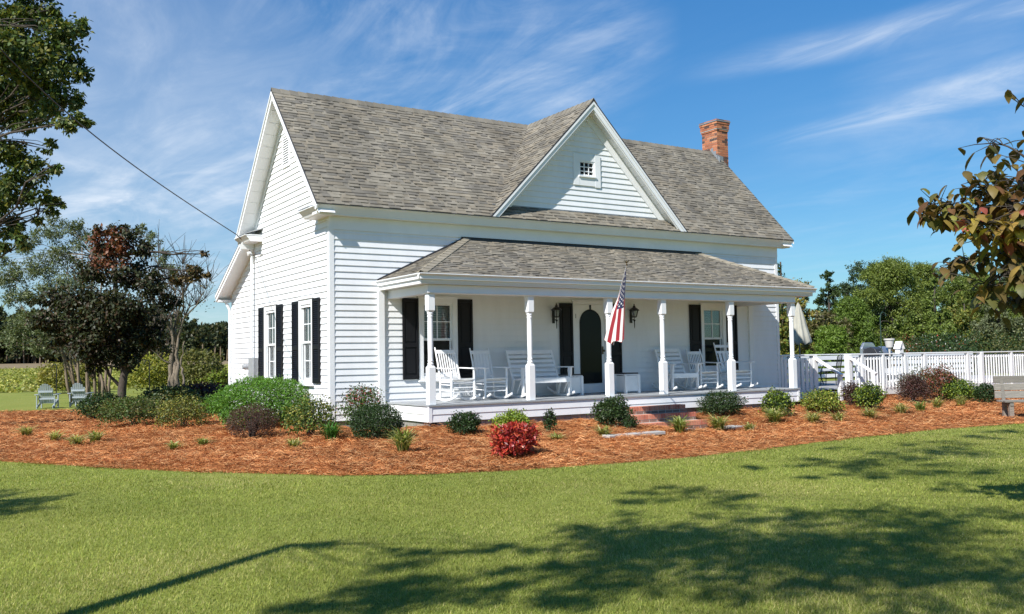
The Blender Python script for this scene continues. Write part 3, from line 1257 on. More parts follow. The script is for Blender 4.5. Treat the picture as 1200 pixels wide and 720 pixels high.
# ---- door
mb = MB(FRONT)
u0, u1, z0, z1 = DOOR
mb.box(u0 - .0, u0 + .07, -.03, .05, z0, z1)
mb.box(u1 - .07, u1, -.03, .05, z0, z1)
mb.box(u0 + .07, u1 - .07, -.03, .048, z1 - .07, z1)
mb.box(u0 - .02, u1 + .02, 0, .06, z1, z1 + .03)
door = mb.build('door', M['trim'], house, bevel=.004)
mb = MB(FRONT)
mb.box(u0 + .073, u1 - .073, -.02, .028, z0 + .01, z1 - .073)
mb.build('door_leaf', M['trim'], door, bevel=.003)
ac, ar, ab = 6.30, .30, .56
at_ = 2.245 - ar
arch = [(ac - ar, ab), (ac + ar, ab)] + [(ac + ar * math.cos(t), at_ + ar * math.sin(t)) for t in np.linspace(0, math.pi, 17)]
mb = MB(FRONT)
mb.prism(arch, (0, .0285, 0), (1, 0, 0), (0, 0, 1), (0, .008, 0))
mb.build('arched_glass', M['dark_glass'], door)
mb = MB(FRONT)
ring = [(ac - ar, ab)] + [(ac - ar * math.cos(t), at_ + ar * math.sin(t)) for t in np.linspace(0, math.pi, 17)] + [(ac + ar, ab), (ac - ar, ab)]
mb.tube([(p[0], .034, p[1]) for p in ring], .012, 6)
mb.build('glass_moulding', M['black'], door)
mb = MB(FRONT)
mb.box(ac - .018, ac + .018, .03, .05, 2.25, z1 - .08)
mb.build('door_closer', M['iron'], door)
mb = MB(FRONT)
mb.box(u1 - .155, u1 - .115, .028, .036, 1.22, 1.40)
mb.tube([(u1 - .135, .034, 1.30), (u1 - .135, .06, 1.30), (u1 - .135, .068, 1.30), (u1 - .135, .09, 1.30)], [.012, .012, .028, .024], 10)
o = mb.build('door_handle', M['bronze'], door)
mb = MB(FRONT)
mb.box(u0 + .065, u0 + .085, .03, .045, 2.05, 2.15)
mb.build('hinge', M['iron'], door)
mb = MB(FRONT)
mb.box(u0 + .065, u0 + .085, .03, .045, .65, .75)
mb.build('hinge', M['iron'], door)

# ---- porch
PX0, PX1, PY = 1.20, 11.22, -1.81
mb = MB()
n = 92
for k in range(n):                             # narrow floor boards running out from the wall
    a = PX0 - .03 + (PX1 - PX0 + .06) * k / n
    b = PX0 - .03 + (PX1 - PX0 + .06) * (k + 1) / n
    mb.box(a + .0015, b - .0015, PY - .035, -.018, FL - .028, FL)
mb.build('porch_floor', M['floor'], house)
mb = MB()
zz = [.005, .145, FL - .03]
for i in (0, 1):
    zb, zt = zz[i], zz[i + 1]
    mb.add([(PX0, PY - .016, zb), (PX1, PY - .016, zb), (PX1, PY - .002, zt), (PX0, PY - .002, zt), (PX0, PY + .02, zb), (PX1, PY + .02, zb)], [(0, 1, 2, 3), (4, 5, 1, 0)])
    for xs_, sg in ((PX0, -1), (PX1, 1)):
        mb.add([(xs_ + sg * .016, PY, zb), (xs_ + sg * .016, 0, zb), (xs_ + sg * .002, 0, zt), (xs_ + sg * .002, PY, zt), (xs_ - sg * .02, PY, zb), (xs_ - sg * .02, 0, zb)], [(0, 1, 2, 3), (4, 5, 1, 0)])
mb.box(PX0 - .02, PX0 + .05, PY - .02, PY + .03, 0, FL - .032)
mb.box(PX1 - .05, PX1 + .02, PY - .02, PY + .03, 0, FL - .032)
mb.build('porch_skirt', M['siding'], house)
mb = MB()
block_wall(mb, (PX0 + .02, PY + .03), (PX1 - .02, PY + .03), .0, 2, 5)
block_wall(mb, (PX0 + .03, 0), (PX0 + .03, PY + .03), .0, 2, 6)
block_wall(mb, (PX1 - .03, PY + .03), (PX1 - .03, 0), .0, 2, 7)
mb.build('porch_foundation', M['block'], house)

POSTS = (1.294, 3.513, 5.508, 7.002, 9.085, 11.158)
PW = .07


def porch_post(x):
    mb = MB()
    y = PY + .105
    mb.box(x - PW, x + PW, y - PW, y + PW, FL, 1.02)
    mb.lathe([(PW * 1.36, -.004), (PW * .75, .045)], (x, y, 1.02), 4, rot=math.pi / 4)
    o = mb.build('porch_post', M['trim'], house, bevel=.004)
    mb = MB()
    mb.box(x - PW, x + PW, y - PW, y + PW, 2.075, 2.395)
    mb.lathe([(PW * .75, -.04), (PW * 1.36, .004)], (x, y, 2.075), 4, rot=math.pi / 4)
    mb.build('post_head', M['trim'], o, bevel=.004)
    mb = MB()
    prof = [(.052, 1.04), (.049, 1.055), (.059, 1.07), (.060, 1.085), (.050, 1.10), (.047, 1.115), (.056, 1.13), (.056, 1.14), (.049, 1.155),
            (.049, 1.20), (.051, 1.35), (.053, 1.55), (.053, 1.70), (.051, 1.85), (.048, 1.93), (.048, 1.95), (.056, 1.962), (.056, 1.972),
            (.049, 1.985), (.049, 2.002), (.058, 2.015), (.058, 2.032), (.051, 2.045)]
    mb.lathe(prof, (x, y, 0), 16)
    mb.build('turned_shaft', M['trim'], o, smooth=True, auto=40)
    return o


for x in POSTS:
    porch_post(x)

mb = MB()
mb.box(PX0, PX1, PY + .01, PY + .18, 2.395, 2.56)
mb.box(PX0, PX0 + .17, PY + .18, -.0, 2.395, 2.56)
mb.box(PX1 - .17, PX1, PY + .18, -.0, 2.395, 2.56)
mb.box(PX0 - .012, PX1 + .012, PY - .002, PY + .03, 2.40, 2.425)
mb.build('porch_beam', M['trim'], house, bevel=.004)
EX0, EX1, EY, EZ, HZ = .99, 11.80, -1.931, 2.749, 3.709
HX0, HX1 = 3.022, 11.80 - 2.032
mb = MB()
mb.box(EX0 + .03, EX1 - .03, EY + .06, .0, 2.563, 2.60)
mb.build('porch_ceiling', M['ceiling'], house)
mb = MB()
t = .05
top = [(EX0, EY, EZ - .01), (EX1, EY, EZ - .01), (HX1, 0, HZ - .01), (HX0, 0, HZ - .01), (EX0, 0, EZ - .01), (EX1, 0, EZ - .01)]
bot = [(x, y, z - .09) for x, y, z in top]
mb.add(top + bot, [(0, 1, 2, 3), (0, 3, 4), (1, 5, 2), (6, 9, 8, 7), (6, 10, 9), (7, 8, 11), (0, 6, 7, 1), (0, 4, 10, 6), (1, 7, 11, 5)])
porch_roof = mb.build('porch_roof', M['trim'], house)
mb = MB()
Lf = math.hypot(EY, HZ - EZ)
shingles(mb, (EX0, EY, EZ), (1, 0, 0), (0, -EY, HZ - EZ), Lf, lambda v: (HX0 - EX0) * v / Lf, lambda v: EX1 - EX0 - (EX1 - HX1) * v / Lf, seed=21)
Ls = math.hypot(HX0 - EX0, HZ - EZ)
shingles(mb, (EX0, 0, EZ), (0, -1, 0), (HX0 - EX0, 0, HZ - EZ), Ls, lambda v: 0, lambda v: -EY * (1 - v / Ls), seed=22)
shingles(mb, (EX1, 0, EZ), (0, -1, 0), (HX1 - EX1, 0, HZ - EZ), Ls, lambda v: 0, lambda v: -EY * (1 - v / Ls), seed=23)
mb.build('shingles', M['shingle'], porch_roof)
mb = MB()
SHG_SAVE = list(SHG)
SHG[:3] = [(.30, .265, .205), (.27, .24, .19), (.33, .29, .225)]
ridge_caps(mb, (EX0, EY, EZ + .005), (HX0, -.01, HZ + .005), (0, 1, -.0), (1, 0, .0), w=.15, seed=31)
mb.build('hip_cap', M['shingle'], porch_roof)
mb = MB()
ridge_caps(mb, (EX1, EY, EZ + .005), (HX1, -.01, HZ + .005), (0, 1, -.0), (-1, 0, .0), w=.15, seed=32)
SHG[:] = SHG_SAVE
mb.build('hip_cap', M['shingle'], porch_roof)
mb = MB()
mb.box(HX0 - .1, HX1 + .1, -.034, -.02, HZ - .02, HZ + .05)
mb.beam((EX0, -.03, EZ + .02), (HX0, -.03, HZ + .03), .02, .05)
mb.build('flashing', M['drip'], porch_roof)
# gutter round the porch eave
GP = [(-.008, 0), (-.012, -.010), (-.006, -.022), (.028, -.040), (.040, -.080), (.046, -.105), (.10, -.105), (.10, 0)]
mb = MB()
mb.prism([(EY - .03 + a, EZ + .005 + b) for a, b in GP], (EX0 - .03, 0, 0), (0, 1, 0), (0, 0, 1), (EX1 - EX0 + .06, 0, 0))
for (xx, sg) in ((EX0, 1), (EX1, -1)):
    mb.prism([(xx + sg * (-.03 + a), EZ + .005 + b) for a, b in GP], (0, EY + .02, 0), (1, 0, 0), (0, 0, 1), (0, -EY - .03, 0))
mb.box(EX0 + .04, EX1 - .04, EY + .05, EY + .075, 2.60, EZ - .08)
mb.box(EX0 + .04, EX0 + .065, EY + .075, -.02, 2.60, EZ - .08)
mb.box(EX1 - .065, EX1 - .04, EY + .075, -.02, 2.60, EZ - .08)
mb.build('gutter', M['gutter'], porch_roof)
for (a, b) in ((.985, 1.12), (11.46, 11.60)):
    mb = MB()
    mb.box(a, b, -.065, 0, .0, 2.62)
    mb.build('pilaster', M['trim'], house, bevel=.004)

# ---- chimney: brick on brick
BRK = [(.44, .165, .080), (.40, .145, .070), (.48, .195, .095), (.35, .120, .060), (.51, .225, .115), (.42, .155, .075)]
BDK = [(.075, .05, .045), (.10, .055, .045), (.16, .07, .045)]


def brick_course(mb, x0, x1, y0, y1, z, h, r, shift, dark=.2):
    for side in range(4):
        L = (x1 - x0) if side % 2 == 0 else (y1 - y0)
        s = -.1 * shift
        while s < L - .005:
            a, b = max(s, 0) + .004, min(s + .203, L) - .004
            if b - a > .02:
                c = r.choice(BDK) if r.random() < dark else r.choice(BRK)
                f = r.uniform(.85, 1.15)
                c = tuple(k * f for k in c)
                d = .09
                if side == 0:
                    mb.box(x0 + a, x0 + b, y0, y0 + d, z, z + h, 0, c)
                elif side == 1:
                    mb.box(x1 - d, x1, y0 + a, y0 + b, z, z + h, 0, c)
                elif side == 2:
                    mb.box(x0 + a, x0 + b, y1 - d, y1, z, z + h, 0, c)
                else:
                    mb.box(x0, x0 + d, y0 + a, y0 + b, z, z + h, 0, c)
            s += .203


CX0, CX1, CY0, CY1 = 12.77, 13.21, 2.20, 2.82
r = random.Random(4)
mb = MB()
z = 5.2
k = 0
while z < 7.99:
    grow = 0
    if z > 7.90:
        grow = .05
    elif z > 7.76:
        grow = .035
    elif z > 7.69:
        grow = .018
    brick_course(mb, CX0 - grow, CX1 + grow, CY0 - grow, CY1 + grow, z, .058, r, k % 2, .25)
    z += .068
    k += 1
chim = mb.build('chimney', M['brick'], house)
mb = MB()
mb.box(CX0 + .006, CX1 - .006, CY0 + .006, CY1 - .006, -.3, 7.75)
mb.box(CX0 - .027, CX1 + .027, CY0 - .027, CY1 + .027, 7.76, 7.97)
mb.build('mortar_core', M['mortar'], chim)
mb = MB()
mb.box(CX0 - .065, CX1 + .065, CY0 - .065, CY1 + .065, 7.985, 8.015)
mb.build('chimney_cap', M['lead'], chim)
mb = MB()
mb.prism([(2.10, 6.74), (2.46, 7.08), (2.46, 7.22), (2.36, 7.22), (2.36, 7.12), (2.25, 7.12), (2.25, 7.0), (2.10, 6.9)], (CX0 - .012, 0, 0), (0, 1, 0), (0, 0, 1), (.01, 0, 0))
mb.prism([(CX0 - .012, 6.70), (CX0 + .22, 6.70), (CX0 + .22, 6.95), (CX0 - .012, 7.0)], (0, CY0 - .012, 0), (1, 0, 0), (0, 0, 1), (0, .01, 0))
mb.build('chimney_flashing', M['lead'], chim)

# ------------------------------------------------------------------ brick steps
r = random.Random(8)
steps = thing('brick_steps', 'red brick steps climbing to the porch in front of the door', 'steps', (6.30, -2.3, -.25))
SX0, SX1 = 5.45, 7.22
levels = [(PY - .04, -2.14, .105, 0), (PY - .04, -2.46, -.045, 0), (PY - .04, -2.80, -.195, 0)]
for i, (ya, yb_, zt, _) in enumerate(levels):
    mbB, mbM = MB(), MB()
    w0, w1 = SX0 - 6.3 - .02 * i, SX1 - 6.3 + .0 * i
    a, b = ya + 2.3, yb_ + 2.3
    zb = zt - .152
    mbM.box(w0 + .008, w1 - .008, b + .008, a, zb - .35, zt - .004 + .0)
    # rowlock course: brick ends on the face, brick backs on the tread
    s = w0
    while s < w1 - .01:
        e = min(s + .052, w1)
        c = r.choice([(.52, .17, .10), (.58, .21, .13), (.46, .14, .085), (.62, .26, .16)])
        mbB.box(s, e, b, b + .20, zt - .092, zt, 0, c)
        s += .0675
    s = w0
    k = 0
    # further back the tread is one more row, then stretchers below on the face
    s = w0 - .1 * (i % 2)
    while s < w1 - .01:
        a0, e = max(s, w0), min(s + .186, w1)
        if e - a0 > .02:
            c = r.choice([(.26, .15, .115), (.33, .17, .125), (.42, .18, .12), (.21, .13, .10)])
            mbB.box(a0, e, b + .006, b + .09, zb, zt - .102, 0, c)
        s += .202
    for o in (mbB, mbM):
        o.v = [(x, y, z + .25) for x, y, z in o.v]
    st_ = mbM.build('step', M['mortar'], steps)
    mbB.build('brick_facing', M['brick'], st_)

# stepping slabs half buried in the straw
mb = MB()
for (cx, cy, wx, wy, a) in ((5.95, -3.55, .75, .55, .1), (6.8, -3.9, .5, .3, .3), (4.0, -4.28, 1.3, .22, .02)):
    z = bz(cx, cy) - .02
    ca, sa = math.cos(a), math.sin(a)
    mb.prism([(-wx / 2, -wy / 2), (wx / 2, -wy / 2), (wx / 2, wy / 2), (-wx / 2, wy / 2)], (cx, cy, z), (ca, sa, 0), (-sa, ca, 0), (0, 0, .055))
slab = mb.build('walkway', M['concrete'], bevel=.008)
tag(slab, kind='structure')

# ------------------------------------------------------------------ wall lanterns
def lantern(x, z, label):
    t = thing('wall_lantern', label, 'lamp', (x, -.02, z), 0, 'lanterns either side of the front door')
    mb = MB()
    mb.box(-.035, .035, -.012, .0, -.17, .12)
    mb.tube([(0, -.01, -.06), (0, -.06, -.10), (0, -.12, -.08), (0, -.13, -.03)], .009, 6)
    mb.lathe([(.004, -.30), (.010, -.26), (.012, -.14), (.024, -.12), (.030, -.10), (.012, -.09)], (0, -.13, 0), 8)
    mb.build('bracket', M['iron'], t)
    mb = MB()
    mb.lathe([(.050, -.045), (.060, -.03), (.062, -.02)], (0, -.13, 0), 6)
    for k in range(6):
        a = 2 * math.pi * k / 6
        mb.beam((.058 * math.cos(a), -.13 + .058 * math.sin(a), -.03), (.098 * math.cos(a), -.13 + .098 * math.sin(a), .12), .010, .010)
    mb.lathe([(.125, .12), (.125, .13), (.085, .165), (.05, .19), (.03, .20), (.035, .215), (.025, .23), (.012, .24), (.018, .255), (.004, .285)], (0, -.13, 0), 12)
    mb.build('lantern_cage', M['iron'], t)
    mb = MB()
    mb.lathe([(.054, -.03), (.092, .12)], (0, -.13, 0), 6)
    mb.build('lantern_glass', M['glass'], t)
    return t


lantern(5.27, 2.10, 'black carriage lantern left of the front door beside the white rocking bench')
lantern(7.52, 2.12, 'black carriage lantern right of the front door beyond the flag')


# ------------------------------------------------------------------ rocking chairs (front is -y)
def rocker_part(mb, x, y0=-.46, y1=.60, R=1.15, yc=.02, w=.038, h=.045):
    pts = []
    n = 12
    for i in range(n + 1):
        y = y0 + (y1 - y0) * i / n
        pts.append((y, (y - yc) ** 2 / (2 * R)))
    poly = [(y, z) for y, z in pts] + [(y, z + h) for y, z in reversed(pts)]
    mb.prism(poly, (x - w / 2, 0, 0), (0, 1, 0), (0, 0, 1), (w, 0, 0))


def rocking_chair(label, loc, rz, top=1.12, style='slat', width=.54, group='white rocking chairs on the porch'):
    t = thing('rocking_chair', label, 'chair', loc, rz, group)
    wm = M['white_wood']
    h = width / 2
    for s in (-1, 1):
        mb = MB()
        rocker_part(mb, s * h)
        mb.build('rocker', wm, t, bevel=.006)
        mb = MB()
        mb.tube([(s * h, -.24, .07), (s * h, -.25, .40), (s * h, -.25, .64)], [.020, .025, .020], 8)
        mb.build('leg', wm, t, smooth=True, auto=50)
        mb = MB()
        mb.tube([(s * (h - .02), .24, .06), (s * (h - .03), .25, .40), (s * (h - .035), .36, .78), (s * (h - .035), .47, top)], [.020, .023, .020, .015], 8)
        mb.build('back_post', wm, t, smooth=True, auto=50)
        mb = MB()
        arm = [(-.045, -.36), (.045, -.36), (.055, -.30), (.04, -.10), (.032, .30), (-.020, .30), (-.03, -.10), (-.05, -.28)]
        mb.prism([(s * a, b) for a, b in arm], (s * h, 0, .640), (1, 0, 0), (0, 1, .02), (0, 0, .024))
        mb.build('armrest', wm, t, bevel=.006)
        mb = MB()
        mb.tube([(s * h, -.24, .20), (s * (h - .02), .24, .21)], .011, 6)
        mb.build('side_stretcher', wm, t)
        mb = MB()
        mb.tube([(s * h, -.24, .32), (s * (h - .02), .24, .33)], .011, 6)
        mb.build('side_stretcher', wm, t)
    for y, z in ((-.245, .18), (-.245, .27), (-.245, .36), (.24, .25)):
        mb = MB()
        mb.tube([(-h, y, z), (h, y, z)], .012, 6)
        mb.build('stretcher', wm, t)
    mb = MB()
    n = 7
    for k in range(n):
        y = -.28 + .54 * k / n
        z = .425 - .05 * k / n + (.012 if k == 0 else 0)
        mb.beam((-h + .0, y + .032, z), (h, y + .032, z - .0), .068, .018, (0, 0, 1))
    mb.box(-h, -h + .03, -.25, .25, .365, .40)
    mb.box(h - .03, h, -.25, .25, .365, .40)
    mb.build('seat', wm, t, bevel=.003)

    def by(z):                                  # leaning line of the back
        return .255 + (z - .42) * .31
    mb = MB()
    iw = h - .035
    mb.beam((-iw, by(.47), .47), (iw, by(.47), .47), .022, .055, (0, -.3, 1))
    zt = top - .09
    if style == 'ladder':
        mb.beam((-iw, by(zt) + .0, zt), (iw, by(zt), zt), .020, .07, (0, .3, 1))
        mb.beam((-iw, by(zt - .15), zt - .15), (iw, by(zt - .15), zt - .15), .020, .06, (0, .3, 1))
        z_hi = zt - .16
    else:
        mb.beam((-iw, by(zt), zt), (iw, by(zt), zt), .024, .075, (0, .3, 1))
        z_hi = zt
    ns = 7 if style == 'slat' else (5 if style == 'wide' else 3)
    sw = .028 if style == 'slat' else (.06 if style == 'wide' else .085)
    for k in range(ns):
        x = -iw + .035 + (2 * iw - .07) * (k + .5) / ns if ns > 3 else (-.13 + .13 * k)
        mb.beam((x, by(.47) - .004, .47), (x, by(z_hi) - .004, z_hi), sw, .011, (0, -1, .3))
    mb.build('backrest', wm, t, bevel=.002)
    return t


rocking_chair('white slatted rocking chair in the sun, first from the left end of the porch', (2.38, -.72, FL), math.radians(2), 1.08, 'slat', .52)
rocking_chair('white high back rocking chair standing between the leftmost rocker and the slatted rocking bench', (3.18, -.70, FL), math.radians(-2), 1.06, 'wide', .50)
rocking_chair('low white rocking chair with narrow slats beneath the right hand window shutter', (9.23, -.64, FL), math.radians(-12), .98, 'slat', .46)
rocking_chair('tall white rocking chair with two crosswise top slats, at the right end of the porch', (10.28, -.66, FL), math.radians(0), 1.14, 'ladder', .56)


def slat_rocker(name, label, cat, loc, rz, width, group=None):
    """rocking seat with crosswise back slats and flat arms"""
    t = thing(name, label, cat, loc, rz, group)
    wm = M['white_wood']
    h = width / 2
    for s in (-1, 1):
        mb = MB()
        rocker_part(mb, s * (h - .03), -.40, .68, 1.3, .05, .04, .05)
        mb.build('rocker', wm, t, bevel=.006)
        mb = MB()
        mb.prism([(-.27, .06), (-.20, .06), (-.19, .45), (-.17, .56), (-.19, .62), (-.30, .62), (-.29, .50), (-.27, .42)], (s * (h - .03) - .02, 0, 0), (0, 1, 0), (0, 0, 1), (.04, 0, 0))
        mb.build('leg', wm, t, bevel=.004)
        mb = MB()
        mb.beam((s * (h - .03), .26, .07), (s * (h - .03), .14, .40), .04, .06, (0, 1, 0))
        mb.beam((s * (h - .03), .02, .10), (s * (h - .03), -.16, .36), .02, .03, (0, 1, 0))
        mb.build('rear_leg', wm, t, bevel=.004)
        mb = MB()
        mb.box(s * (h - .03) - .04, s * (h - .03) + .04, -.34, .30, .62, .645)
        mb.build('armrest', wm, t, bevel=.006)
    mb = MB()
    for k in range(7):
        y = -.26 + .072 * k
        mb.box(-h + .03, h - .03, y, y + .062, .40 - .006 * k, .42 - .006 * k)
    mb.box(-h + .03, h - .03, -.285, -.262, .31, .415)
    mb.build('seat', wm, t, bevel=.003)
    mb = MB()
    for s in (-1, 0, 1) if width > .8 else (-1, 1):
        mb.beam((s * (h - .05), .20, .34), (s * (h - .05), .50, 1.0), .05, .03, (0, 1, 0))
    for k in range(6):
        z = .47 + .098 * k
        hh = .064 if k < 5 else .09
        y = .235 + (z - .42) * .455
        mb.beam((-h + .03, y, z), (h - .03, y, z), .018, hh, (0, .45, 1))
    mb.build('backrest', wm, t, bevel=.003)
    return t


slat_rocker('rocking_bench', 'white two seat rocking bench with crosswise back slats left of the door', 'bench', (4.42, -.74, FL), math.radians(-3), 1.22)
slat_rocker('slat_rocking_chair', 'white single rocking chair with crosswise back slats half behind the post right of the steps', 'chair', (8.42, -.66, FL), math.radians(-8), .76, 'white rocking chairs on the porch')


def planter(x, y, rz, label):
    t = thing('planter_box', label, 'planter', (x, y, FL), rz, 'square white planters beside the door')
    mb = MB()
    s = .19
    mb.box(-s, s, -s, s, .05, .40)
    for a in (-1, 1):
        for b in (-1, 1):
            mb.box(a * s - .03, a * s + .03, b * s - .03, b * s + .03, 0, .415)
    mb.box(-s - .02, s + .02, -s - .02, s + .02, .415, .435)
    mb.build('box', M['white_wood'], t, bevel=.004)
    mb = MB()
    mb.box(-s + .0, s - .0, -s + .0, s - .0, .436, .465)
    mb.build('dark_top', M['grill'], t, bevel=.006)


planter(5.34, -.50, 0, 'square white planter box on the porch just left of the door')
planter(6.86, -.62, 0, 'square white planter box on the porch just right of the door')

# ------------------------------------------------------------------ flag on the porch post
flag = thing('flag', 'stars and stripes flag hanging from an angled pole on a porch post', 'flag', (5.50, PY + .03, 1.75))
F0 = np.array([0, 0, 0.0])
TOPP = np.array(spot(734.5, 311, 17.25)) - np.array([5.50, PY + .03, 1.75])
mb = MB()
mb.tube([tuple(F0), tuple(TOPP)], [.013, .011], 8)
mb.build('pole', M['white_wood'], flag, smooth=True, auto=50)
mb = MB()
mb.box(-.03, .03, -.03, .0, -.06, .05)
mb.tube([(0, 0, 0), tuple(TOPP * .06)], .02, 8)
mb.build('bracket', M['iron'], flag)
mb = MB()
e = TOPP
up = TOPP / np.linalg.norm(TOPP)
mb.lathe([(.004, -.01), (.016, .0), (.018, .012), (.008, .024), (.005, .03), (.012, .045), (.016, .06), (.010, .075), (.006, .09)], tuple(e), 8)
for s in (-1, 1):
    mb.add([(e[0], e[1], e[2] + .05), (e[0] + s * .05, e[1] - s * .015, e[2] + .115), (e[0] + s * .035, e[1] - s * .01, e[2] + .06), (e[0], e[1] + .006, e[2] + .03)], [(0, 1, 2), (0, 2, 3), (0, 3, 1)])
mb.build('eagle_finial', M['bronze'], flag)
NS, NT = 78, 60
HO = .98
pole_len = np.linalg.norm(TOPP)


def cloth(s, t):
    """s 0..1 along the hoist from the pole tip down the pole, t 0..1 along the fly which hangs down"""
    q = 1 - (1 - s) ** 1.7
    a = TOPP * (1 - .02 - q * HO / pole_len)
    drop = 1.42 * t
    # gathers towards the tip's plumb line as it hangs
    g = .0
    tipx = TOPP * .98
    p = a + np.array([-.20 * s - .07, .10 * s, 0]) * t
    ph = s * 2 * math.pi * 2.2 + .9 + .7 * math.sin(2.2 * t)
    amp = .055 * sstep(0, .5, t) * (0.35 + s)
    side = np.array([up[1], -up[0], 0])
    side = side / max(np.linalg.norm(side), 1e-6)
    p = p + side * (amp * math.sin(ph)) + np.array([0, -.3, 0]) * amp * math.cos(ph * 1.3 + 1)
    # the lower corner is lifted where the fabric hangs from further down the pole
    z = a[2] - drop * (1 - .37 * s) + .02 * math.sin(ph)
    z_floor = TOPP[2] - 1.40 - .10 * s + .03 * math.cos(ph)
    z = max(z, z_floor + (z - z_floor) * .06)
    # surplus cloth at the bottom folds back
    ex = max(0.0, z_floor - (a[2] - drop * (1 - .37 * s)))
    p = p + np.array([-.10, .04, 0]) * ex + side * .05 * math.sin(ex * 9)
    return np.array([p[0], p[1], z])


V = [cloth(i / NS, j / NT) for j in range(NT + 1) for i in range(NS + 1)]
mb = MB()
fs = {0: [], 1: [], 2: []}
for j in range(NT):
    for i in range(NS):
        st = int((i + .5) / NS * 13)
        m = 0 if st % 2 == 0 else 1
        if st < 7 and (j + .5) / NT < .43:
            m = 2
        q = j * (NS + 1) + i
        fs[m].append((q, q + 1, q + NS + 2, q + NS + 1))
mb.add([tuple(p) for p in V], [])
for m in fs:
    for f in fs[m]:
        mb.f.append(list(f))
        mb.m.append(m)
        mb.t.append((1, 1, 1))
mb.build('cloth', [M['flag_red'], M['flag_white'], M['flag_blue']], flag, smooth=True)
mb = MB()
for rr in range(9):
    for cc in range(6 if rr % 2 == 0 else 5):
        s0 = (rr + 1) / 10 * 7 / 13
        t0 = (cc * 2 + (1 if rr % 2 == 0 else 2)) / 12 * .43
        c0 = cloth(s0, t0)
        ds = (cloth(s0 + .01, t0) - c0) / .01
        dt = (cloth(s0, t0 + .01) - c0) / .01
        nrm = np.cross(ds, dt)
        nrm = nrm / np.linalg.norm(nrm)
        for sg in (1, -1):
            ring = []
            for k in range(10):
                rad = .026 if k % 2 == 0 else .011
                an = math.pi * k / 5
                q = cloth(min(max(s0 + rad * math.cos(an) / .91, 0), 1), min(max(t0 + rad * math.sin(an) / 1.42, 0), 1)) + nrm * sg * .004
                ring.append(tuple(q))
            mb.add(ring + [tuple(c0 + nrm * sg * .004)], [(k, (k + 1) % 10, 10) for k in range(10)])
mb.build('stars', M['flag_white'], flag)

# ------------------------------------------------------------------ meter box, service cable
met = thing('electric_meter', 'grey electric meter box with conduit on the gable wall', 'electric meter', (-.02, 4.78, 1.04))
mb = MB()
mb.box(-.13, -.01, -.20, .20, -.24, .24)
mb.build('meter_box', M['metal'], met, bevel=.01)
mb = MB()
mb.tube([(-.07, .10, .24), (-.07, .10, 2.66)], .035, 10)
mb.tube([(-.07, .10, 2.66), (-.10, .10, 2.74), (-.17, .10, 2.72)], [.035, .055, .05], 10)
mb.tube([(-.07, -.05, -.24), (-.07, -.05, -1.1)], .03, 8)
mb.build('conduit', M['gutter'], met, smooth=True, auto=50)
mb = MB()
mb.tube([(-.02, .52, .02), (-.11, .52, .02)], .075, 14)
mb.tube([(-.11, .52, .02), (-.17, .52, .02)], [.07, .055], 14)
mb.build('meter', M['metal'], met, smooth=True, auto=50)
mb = MB()
mb.beam((-.03, .2, .02), (-.03, .46, .02), .05, .05)
mb.build('link_box', M['metal'], met)

mb = MB()
A = np.array([-.20, 5.0, 4.02])
pts = [A, np.array(spot(277, 275, 21.6)), np.array(spot(180, 214, 18.2)), np.array(spot(88, 145, 15.4)), np.array(spot(0, 65, 13.2)), np.array(spot(-160, -110, 10.6))]
pts.append(pts[-1] + (pts[-1] - pts[-2]) * 3 + np.array([0, 0, 1.2]))
dense = []
for i in range(len(pts) - 1):
    for k in range(6):
        dense.append(pts[i] * (1 - k / 6) + pts[i + 1] * (k / 6))
dense.append(pts[-1])
dense = np.array(dense)
for _ in range(30):
    dense[1:-1] = dense[1:-1] * .5 + (dense[:-2] + dense[2:]) * .25
    dense[6] = pts[1]
mb.tube([tuple(p) for p in dense], .011, 6)
mb.tube([(-.2, 5.0, 4.02), (-.12, 4.93, 3.85), (-.12, 4.80, 3.72), (-.03, 4.25, 3.70)], .008, 5)
wire = mb.build('service_cable', M['wire'], smooth=True)
tag(wire, 'black overhead cable sloping down to the back gable corner', 'cable')

# ------------------------------------------------------------------ deck beside the house
DF = .17
deck = thing('wooden_deck', 'white railed wooden deck running right from the house', 'deck', (12.6, 0, -.2))
dz0 = .2


def dl_(x, y, z):
    return (x - 12.6, y, z + dz0)


DX1, DY1 = 29.0, 4.6
mb = MB()
n = 33
for k in range(n):
    a, b = DY1 * k / n, DY1 * (k + 1) / n
    mb.box(.03, DX1 - 12.6, a + .003, b - .003, DF - .03 + dz0, DF + dz0)
mb.build('deck_boards', M['deck_grey'], deck)
mb = MB()
for (z0, z1) in ((-.07, .045), (.05, .165)):
    mb.box(2.72, DX1 - 12.6, -.03, -.002, z0 + dz0, z1 + dz0)
    mb.box(.03, 1.42, -.03, -.002, z0 + dz0, z1 + dz0)
mb.build('fascia', M['deck_white'], deck)


def rail_post(x, y, w=.09, z0=-.1, z1=1.09):
    mb = MB()
    mb.box(x - 12.6 - w / 2, x - 12.6 + w / 2, y - w / 2, y + w / 2, z0 + dz0, z1 + dz0)
    return mb.build('rail_post', M['deck_white'], deck, bevel=.006)


